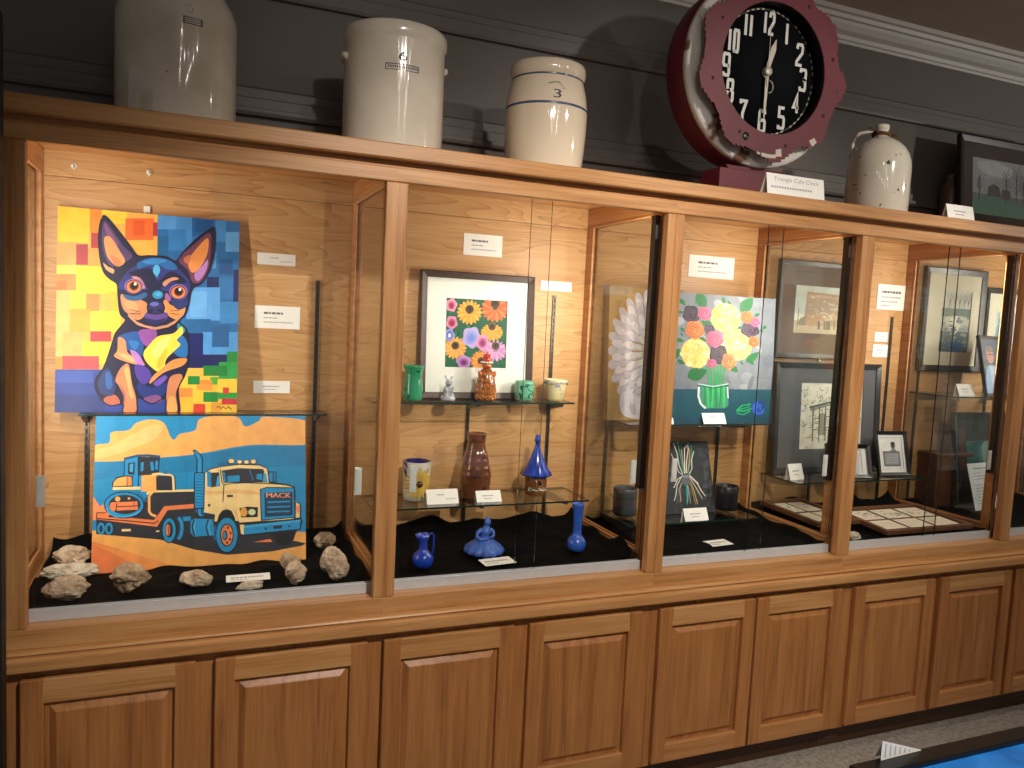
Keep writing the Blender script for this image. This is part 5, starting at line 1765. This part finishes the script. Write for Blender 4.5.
# cream bowl with blue brushwork
t = thing('pottery_bowl', 'flared cream bowl with blue brushed rim, rightmost on the upper pottery shelf', 'bowl', (1.596, .485, ZS), group='small pots on the upper shelf')
mb = MB()
mb.lathe([(.022, 0), (.029, .003), (.031, .012), (.0385, .045), (.0450, .074), (.0465, .080), (.0440, .080), (.036, .045), (.028, .012), (.01, .009)], seg=40)
obj('body', mb, speckled('cream_blue_glaze', '#d9cda5', '#8a94a8', scale=34, thr=.60, rough=.2, base2='#c9b56a', nscale=16), t)
mb = MB()
rng = random.Random(9)
for k in range(26):
    a = 2 * PI * k / 26
    arc_z = .064 + .006 * rng.random()
    r = .0315 + (arc_z - .012) * .217
    mb.tube([(r * math.cos(a + q) * 1.003, r * math.sin(a + q) * 1.003, arc_z + .004 * math.sin(q * 40)) for q in (0, .06, .12, .18)], .0012, 5)
obj('brushwork', mb, glaze('#4a5f94'), t, label='blue brush marks')

ZS = .1616          # lower shelf
# sunflower mug
t = thing('pottery_mug', 'tall mug with a raised yellow sunflower and dark blue inside', 'mug', (1.077, .470, ZS), group='pottery on the lower shelf')
t.scale = (.96, .96, .95)
mb = MB()
mb.lathe([(.040, 0), (.046, .004), (.0475, .02), (.0490, .09), (.0515, .138), (.0505, .142)], seg=44, cap1=False)
obj('body', mb, speckled('mug_glaze', '#cfc8b8', '#3a4468', scale=30, thr=.60, rough=.2, base2='#a9a597'), t)
mb = MB()
mb.lathe([(.0505, .1421), (.0465, .1425), (.0445, .10), (.043, .012), (.01, .010)], seg=44, cap0=False)
obj('lining', mb, glaze('#141d5c', var=.1), t, label='dark blue lining')
mb = MB()
ca = math.radians(-92)
for k in range(20):
    a = 2 * PI * k / 20
    for d0, d1 in ((.012, .056 + .006 * (k % 2)),):
        rows = []
        for q in range(6):
            d = d0 + (d1 - d0) * q / 5
            wd = .0065 * math.sin(PI * (q + .6) / 6.2)
            u, v = d * math.cos(a), d * math.sin(a) * .98
            row = []
            for s in (-1, 0, 1):
                uu, vv = u - s * wd * math.sin(a), v + s * wd * math.cos(a)
                th = ca + uu / .049
                R_ = .0496 + .0018 * (1 - abs(s)) + .03 * max(0, vv) * .02
                R_ = max(R_, .0475 + (max(0, .066 + vv) * .028) + .0012 + .002 * (1 - abs(s)))
                row.append((R_ * math.cos(th), R_ * math.sin(th), .066 + vv))
            rows.append(row)
        mb.grid(rows)
obj('sunflower', mb, glaze('#c9a850', var=.2), t, label='raised yellow petals')
mb = MB()
mb.ell((.0495 * math.cos(ca), .0495 * math.sin(ca), .066), (.013, .013, .013))
obj('flower_centre', mb, glaze('#4a2a18'), t, label='dark brown flower centre')
mb = MB()
mb.tube([(.050 * math.cos(.9), .050 * math.sin(.9), .115), (.078 * math.cos(.9), .078 * math.sin(.9), .110), (.084 * math.cos(.9), .084 * math.sin(.9), .07), (.050 * math.cos(.9), .050 * math.sin(.9), .035)], .006, 8)
obj('handle', mb, glaze('#b8b2a2'), t)

# brown bottle vase, thrown with ridges
mb = MB()
pr = [(.044, 0), (.052, .004), (.055, .02), (.0575, .05), (.060, .075), (.0595, .092), (.056, .106), (.053, .12), (.049, .14), (.044, .162), (.0385, .180), (.035, .192), (.0345, .205), (.036, .222), (.0385, .232), (.0370, .236), (.030, .236), (.029, .20), (.03, .15), (.01, .14)]
pp = []
for (r0, z0), (r1, z1) in zip(pr[:-5], pr[1:-4]):
    for q in range(4):
        f = q / 4
        z = z0 + (z1 - z0) * f
        pp.append((r0 + (r1 - r0) * f + .0008 * math.sin(z * 240), z))
mb.lathe(pp + pr[-5:], seg=48, fn=lambda r, z, a: r * (1 + .012 * math.sin(a + z * 20)))
o = obj('bottle_vase', mb, speckled('brown_glaze', '#5a3422', '#3a2216', scale=22, thr=.62, rough=.16, base2='#7a4a2e', nscale=14, coat=.8))
o.location = (1.288, .460, ZS)
o.scale = (.93, .93, .98)
setprops(o, 'brown ridged bottle vase with a narrow neck on the lower pottery shelf', 'vase', 'pottery on the lower shelf')

# birdhouse
t = thing('pottery_birdhouse', 'pottery birdhouse with a tall pointed blue roof and round door', 'birdhouse', (1.526, .465, ZS), group='pottery on the lower shelf')
t.scale = (.92, .92, .97)
mb = MB()
mb.lathe([(.036, 0), (.042, .003), (.0435, .02), (.044, .05), (.043, .082), (.040, .088)], seg=40, fn=lambda r, z, a: r * (1 + .02 * math.sin(9 * a) * math.sin(z * 60)))
obj('body', mb, speckled('bird_brown', '#6f3f22', '#c2b79a', scale=30, thr=.66, rough=.3, base2='#8f5a30', coat=.4, bump=.3), t)
mb = MB()
mb.lathe([(.058, .079), (.0605, .076), (.0610, .080), (.052, .094), (.040, .112), (.029, .135), (.020, .158), (.013, .178), (.0095, .190), (.0085, .200), (.0125, .203), (.0135, .208), (.0110, .214), (.0100, .224), (.0075, .228), (.001, .229)],
         seg=48, fn=lambda r, z, a: r * (1 + (.05 * math.sin(10 * a) if z < .1 else .012 * math.sin(3 * a + z * 70))))
obj('roof', mb, glaze('#1f3fa5', var=.25, scale=22), t, label='glossy blue pointed roof')
mb = MB()
da = math.radians(-94)
mb.tube([(.0435 * math.cos(da) + .0125 * math.cos(q) * -math.sin(da), .0435 * math.sin(da) + .0125 * math.cos(q) * math.cos(da), .050 + .0125 * math.sin(q)) for q in [2 * PI * i / 18 for i in range(18)]], .0028, 6, 0, True)
obj('door_ring', mb, glaze('#b06a3a'), t)
mb = MB()
mb.ell((.0400 * math.cos(da), .0400 * math.sin(da), .050), (.0112, .0112, .0112))
obj('door_hole', mb, plain('#120a08', rough=.8), t, label='dark round doorway')
mb = MB()
rng = random.Random(12)
for k in range(16):
    a = da + rng.uniform(-1.0, .9)
    if abs(a - da) < .30:
        continue
    mb.ell((.0445 * math.cos(a), .0445 * math.sin(a), .022 + .010 * rng.random()), (.006, .004, .004), Matrix.Rotation(rng.uniform(-.6, .6), 3, 'Z'), rng.choice([0, 0, 1]), 1)
mb.tube([(.0448 * math.cos(da + q), .0448 * math.sin(da + q), .024 + .002 * math.sin(9 * q)) for q in [-.9 + .15 * i for i in range(13)]], .0022, 6, 1)
mb.tube([(.044 * math.cos(da), .044 * math.sin(da), .032), (.056 * math.cos(da), .056 * math.sin(da), .031)], .003, 6, 1)
obj('flower_border', mb, [glaze('#3f7a5a'), glaze('#d5cdb5')], t, label='green and white trim under the doorway')

# ------------------------------------------------------------------ blue pieces on the cloth
BLUE = glaze('#1a3fb0', rough=.14, var=.08)
BLUEM = glaze('#3a62b8', rough=.45, var=.15, coat=.15, bump=.3)
t = thing('pottery_pitcher', 'small glossy blue pitcher with a thin handle, left on the black cloth', 'pitcher', (1.019, .155, .0265))
t.scale = (.94, .94, .92)
mb = MB()


def lip(r, z, a):
    return r * (1 + (.35 * max(0, math.cos(a - PI)) ** 6 if z > .095 else 0))


mb.lathe([(.020, 0), (.028, .003), (.0335, .014), (.0355, .027), (.0325, .041), (.024, .050), (.0165, .057), (.0135, .068), (.0140, .085), (.0175, .100), (.021, .112), (.0185, .1105), (.0125, .095), (.011, .07), (.02, .04), (.005, .03)], seg=40, fn=lip)
obj('body', mb, BLUE, t)
mb = MB()
mb.tube([(.018, .0, .108), (.028, 0, .114), (.034, 0, .105), (.0345, 0, .080), (.034, 0, .055), (.031, 0, .040)], .0032, 8)
obj('handle', mb, BLUE, t)

t = thing('lady_figurine', 'blue ceramic lady seated in a wide ruffled skirt on the black cloth', 'figurine', (1.252, .245, .0275))
mb = MB()
mb.lathe([(.050, 0), (.062, .003), (.0655, .010), (.062, .020), (.050, .031), (.034, .042), (.022, .050), (.016, .056)], seg=72, fn=lambda r, z, a: r * (1 + .045 * math.sin(13 * a) * (1 if z < .03 else .4)))
obj('skirt', mb, BLUEM, t, label='ruffled skirt')
mb = MB()
mb.tube([(0, 0, .046), (.000, -.002, .060), (.002, -.003, .074), (.005, -.003, .084), (.006, -.003, .094)], [.018, .0155, .0175, .013, .007], 16)
mb.ell((.007, -.004, .103), (.0115, .012, .0140)); mb.ell((.009, .002, .114), (.0085, .0085, .006)); mb.ell((.005, -.0155, .1015), (.002, .003, .002))
mb.tube([(-.012, -.003, .081), (-.028, -.008, .070), (-.033, -.014, .059), (-.022, -.020, .052), (-.008, -.022, .051)], [.0075, .007, .0065, .006, .0055], 10)
mb.tube([(.018, -.004, .081), (.027, -.010, .069), (.025, -.018, .060), (.012, -.022, .056)], [.007, .0065, .006, .005], 10)
mb.ell((-.002, -.023, .053), (.008, .006, .006)); mb.ell((-.020, -.014, .049), (.014, .010, .006))
obj('torso', mb, BLUEM, t, remesh=.0018, label='torso, head and folded arms')

mb = MB()
mb.lathe([(.018, 0), (.026, .003), (.0315, .014), (.0325, .026), (.029, .040), (.021, .049), (.0155, .056), (.0145, .075), (.0155, .110), (.0175, .145), (.0205, .158), (.0215, .163), (.0185, .163), (.014, .14), (.012, .08), (.004, .07)], seg=40)
o = obj('bud_vase', mb, glaze('#2f5cc0', rough=.28, var=.08))
o.location = (1.566, .195, .0280)
setprops(o, 'blue bud vase with a round base and long neck, right on the black cloth', 'vase')

# dark pots in the third case
mb = MB()
mb.lathe([(.036, 0), (.0425, .003), (.044, .02), (.0455, .060), (.0470, .098), (.0450, .100), (.042, .095), (.040, .01), (.01, .008)], seg=36, fn=lambda r, z, a: r * (1 + .015 * math.sin(24 * a)) if z < .09 else r)
o = obj('dark_mug', mb, plain('#17161a', rough=.35, coat=.3, var=.3))
o.location = (2.375, .450, .0686)
setprops(o, 'ribbed black mug on the shelf right of the dark wire painting', 'mug')
mb = MB()
mb.lathe([(.038, 0), (.044, .003), (.0455, .02), (.046, .085), (.047, .104), (.0445, .106), (.0425, .10), (.041, .01), (.01, .008)], seg=36)
o = obj('grey_vase', mb, plain('#3e434a', rough=.4, coat=.2, var=.2))
o.location = (1.905, .460, .0686)
setprops(o, 'dark grey straight sided pot seen through the glass divider behind the second post', 'pot')

# ------------------------------------------------------------------ rocks
def rock_mat(key, a, b_, pit):
    m, nt, b = new_mat(key)
    tc = N(nt, 'ShaderNodeTexCoord')
    n1 = N(nt, 'ShaderNodeTexNoise', Scale=32.0, Detail=8.0, Roughness=.7)
    n2 = N(nt, 'ShaderNodeTexVoronoi', Scale=70.0)
    n3 = N(nt, 'ShaderNodeTexNoise', Scale=9.0, Detail=3.0)
    for n in (n1, n2, n3):
        nt.links.new(tc.outputs['Object'], n.inputs['Vector'])
    r = ramp(nt, [(.30, pit), (.46, a), (.68, b_)])
    nt.links.new(n1.outputs['Fac'], r.inputs['Fac'])
    r3 = ramp(nt, [(.35, '#8a6a48'), (.6, '#ffffff')])
    nt.links.new(n3.outputs['Fac'], r3.inputs['Fac'])
    mx = N(nt, 'ShaderNodeMix')
    mx.data_type = 'RGBA'
    mx.blend_type = 'MULTIPLY'
    mx.inputs[0].default_value = .30
    nt.links.new(r.outputs['Color'], mx.inputs[6])
    nt.links.new(r3.outputs['Color'], mx.inputs[7])
    nt.links.new(mx.outputs[2], b.inputs['Base Color'])
    b.inputs['Roughness'].default_value = .85
    bp = N(nt, 'ShaderNodeBump', Strength=.8, Distance=.006)
    ad = N(nt, 'ShaderNodeMath', operation='ADD')
    nt.links.new(n1.outputs['Fac'], ad.inputs[0])
    nt.links.new(n2.outputs['Distance'], ad.inputs[1])
    nt.links.new(ad.outputs[0], bp.inputs['Height'])
    nt.links.new(bp.outputs['Normal'], b.inputs['Normal'])
    return m


ROCKA = rock_mat('tan_rock', '#d2b99c', '#f0dfc8', '#86694c')
ROCKB = rock_mat('pale_rock', '#d6cab2', '#eee6d4', '#9a8a70')
ROCKC = rock_mat('pitted_rock', '#b89c7c', '#dcc6a8', '#54402c')


def rock(label, x, y, z, rx, ry, rz, seed, m, rough=.28, rot=(0, 0, 0)):
    mb = MB()
    bmesh.ops.create_icosphere(mb.bm, subdivisions=5, radius=1.0)
    M = Matrix.Rotation(rot[0], 3, 'X') @ Matrix.Rotation(rot[1], 3, 'Y') @ Matrix.Rotation(rot[2], 3, 'Z')
    off = Vector((seed * 3.1, seed * 1.7, 0))
    zmin = 1e9
    for v in mb.bm.verts:
        p = v.co.copy()
        d = 1 + rough * noise.noise(p * 1.1 + off) * 1.3 + rough * .55 * noise.noise(p * 2.6 + off) + rough * .34 * noise.noise(p * 6 + off) + rough * .20 * noise.noise(p * 13 + off)
        cell = noise.voronoi(p * 4.2 + off)[0][0]
        d -= rough * .6 * max(0, .34 - cell) * 2
        v.co = M @ Vector((p.x * d * rx, p.y * d * ry, p.z * d * rz))
    zmin = min(v.co.z for v in mb.bm.verts)
    for v in mb.bm.verts:
        v.co.z -= zmin
    o = obj('rock', mb, m, smooth=True)
    o.location = (x, y, z)
    return setprops(o, label, 'rock', 'rocks on the black cloth')


rock('lumpy tan rock farthest back in the left corner of the cloth', 0.045, 0.395, .020, 0.045, 0.034, 0.03, 1, ROCKA, 0.3, (0, 0, 0))
rock('long flat pale rock lying across in the left corner of the cloth', 0.05, 0.3, .020, 0.064, 0.028, 0.02, 2, ROCKB, 0.22, (0, 0.05, 0.1))
rock('rounded tan rock nearest the glass at the left end of the cloth', 0.066, 0.12, .020, 0.05, 0.036, 0.028, 3, ROCKA, 0.3, (0, 0, 0))
rock('dark pitted round rock in front of the orange corner of the truck painting', 0.208, 0.162, .020, 0.042, 0.034, 0.034, 4, ROCKC, 0.32, (0, 0, 0))
rock('wedge shaped pinkish rock below the middle of the truck painting', 0.377, 0.15, .020, 0.04, 0.028, 0.022, 5, ROCKA, 0.22, (0, 0.15, 0.2))
rock('thin pale rock beside the printed strip, nearest the front glass', 0.512, 0.092, .020, 0.036, 0.016, 0.013, 6, ROCKB, 0.22, (0, -0.1, 0))
rock('tall narrow rock standing at the right corner of the truck painting', 0.636, 0.11, .020, 0.027, 0.024, 0.029, 7, ROCKA, 0.3, (0, 0, 0))
rock('small brown rock perched behind the tall narrow one at the corner of the truck painting', 0.63, 0.185, .020, 0.024, 0.02, 0.034, 8, ROCKC, 0.3, (0, -0.5, 0))
rock('large pitted upright rock at the right end of the cloth', 0.744, 0.118, .020, 0.036, 0.028, 0.05, 9, ROCKA, 0.26, (0, -0.25, 0))
rock('small rock in the back right corner, behind the large upright one', 0.762, 0.41, .020, 0.032, 0.026, 0.026, 10, ROCKA, 0.28, (0, 0, 0))
rock('small pale stone in front of the flat frames of prints', 2.692, 0.085, .020, 0.028, 0.018, 0.018, 11, ROCKB, 0.2, (0, 0, 0))

# ------------------------------------------------------------------ little white hangers on the first back panel
for lab, x, z in (('small clear hook on the panel above the dog painting, left of two', .024, 1.187), ('small clear hook on the panel above the dog painting, right of two', .226, 1.191), ('white hook holding the top edge of the dog painting', .221, 1.066)):
    mb = MB()
    y = YB - .0006
    mb.lathe([(.0075, 0), (.0085, .001), (.0085, .003), (.006, .0045)], seg=18)
    bmesh.ops.rotate(mb.bm, verts=mb.bm.verts, cent=(0, 0, 0), matrix=Matrix.Rotation(PI / 2, 3, 'X'))
    mb.tube([(0, -.003, .003), (0, -.012, -.001), (0, -.015, -.008), (0, -.012, -.013)], .0022, 8)
    if z < 1.1:
        mb.box(-.009, .009, -.010, -.0005, .004, .022)
    o = obj('wall_hook', mb, plain('#e6e4dd', rough=.3, coat=.4))
    o.location = (x, y, z)
    setprops(o, lab, 'hook', 'hooks on the back panel')

# ------------------------------------------------------------------ black panel at the far left, table in front on the right
t = thing('standing_screen', 'tall black panel standing at the left end of the cabinet', 'screen', (-.235, -.13, FL))
L = t.location
mb = MB(L)
mb.extrude_x([(-.150, FL + .002), (-.150, 1.380), (-.143, 1.390), (-.107, 1.390), (-.100, 1.380), (-.100, FL + .002)], -.45, -.0215)
obj('board', mb, plain('#08090b', rough=.6), t, bevel=.004)
mb = MB(L)
mb.box(-.43, -.05, -.20, -.152, FL + .002, FL + .03); mb.box(-.43, -.05, -.098, -.085, FL + .002, FL + .03)
obj('foot', mb, plain('#0b0b0c', rough=.5), t)


def blue_top():
    m, nt, b = new_mat('blue_print')
    tc = N(nt, 'ShaderNodeTexCoord')
    n1 = N(nt, 'ShaderNodeTexNoise', Scale=7.0, Detail=6.0, Roughness=.6)
    v = N(nt, 'ShaderNodeTexVoronoi', Scale=26.0)
    nt.links.new(tc.outputs['Object'], n1.inputs['Vector'])
    nt.links.new(tc.outputs['Object'], v.inputs['Vector'])
    r = ramp(nt, [(.35, '#0d4f9a'), (.65, '#2a86d8')])
    nt.links.new(n1.outputs['Fac'], r.inputs['Fac'])
    r2 = ramp(nt, [(.08, '#0b2a5c'), (.14, '#ffffff')])
    nt.links.new(v.outputs['Distance'], r2.inputs['Fac'])
    mx = N(nt, 'ShaderNodeMix')
    mx.data_type = 'RGBA'
    mx.blend_type = 'MULTIPLY'
    mx.inputs[0].default_value = .8
    nt.links.new(r.outputs['Color'], mx.inputs[6])
    nt.links.new(r2.outputs['Color'], mx.inputs[7])
    nt.links.new(mx.outputs[2], b.inputs['Base Color'])
    b.inputs['Roughness'].default_value = .35
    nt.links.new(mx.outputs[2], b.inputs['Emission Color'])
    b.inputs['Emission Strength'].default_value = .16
    return m


t = thing('display_table', 'low black framed display table with a glowing blue patterned top', 'display table', (1.90, -1.50, FL))
L = t.location
TX0, TX1, TY0, TY1, TZ = 1.36, 2.60, -1.80, -1.190, .100
mb = MB(L)
mb.box(TX0, TX1, TY0, TY0 + .035, TZ - .05, TZ); mb.box(TX0, TX1, TY1 - .035, TY1, TZ - .05, TZ)
mb.box(TX0, TX0 + .035, TY0 + .0352, TY1 - .0352, TZ - .05, TZ); mb.box(TX1 - .035, TX1, TY0 + .0352, TY1 - .0352, TZ - .05, TZ)
obj('rim', mb, BLACK, t, bevel=.003, label='black rim')
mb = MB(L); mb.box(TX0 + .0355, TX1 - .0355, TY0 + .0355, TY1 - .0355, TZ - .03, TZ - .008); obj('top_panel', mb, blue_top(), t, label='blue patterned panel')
mb = MB(L); mb.box(TX0 + .03, TX1 - .03, TY0 + .03, TY1 - .03, FL + .001, TZ - .0502); obj('body', mb, plain('#0c0c0d', rough=.7), t)
mb = MB()
mb.grid([[(-.048, 0, 0), (.052, .004, 0)], [(-.048, 0, .036), (.050, .004, .002)]], 0, False)
mb.grid([[(-.048, 0, .036), (.050, .004, .002)], [(-.048, .022, 0), (.052, .010, 0)]], 0, False)
for k in range(6):
    x = -.040 + k * .012
    mb.face([(x, -.0006 + (x + .048) * .04, .004), (x + .003, -.0006 + (x + .048) * .04, .004), (x + .003, -.0006 + (x + .048) * .04, .029 - k * .0042), (x, -.0006 + (x + .048) * .04, .029 - k * .0042)], 1)
o = obj('folded_leaflet', mb, [WHITE, plain('#b5babd')])
o.location = (1.466, -1.199, TZ + .0006)
o.scale = (.95, .6, .95)
setprops(o, 'white folded leaflet standing on the rim of the blue topped table', 'leaflet')

# ------------------------------------------------------------------ lift everything so the carpet lies at zero
for o in list(COL.objects):
    if o.parent is None and o.type in ('MESH', 'EMPTY'):
        o.location.z += Z0
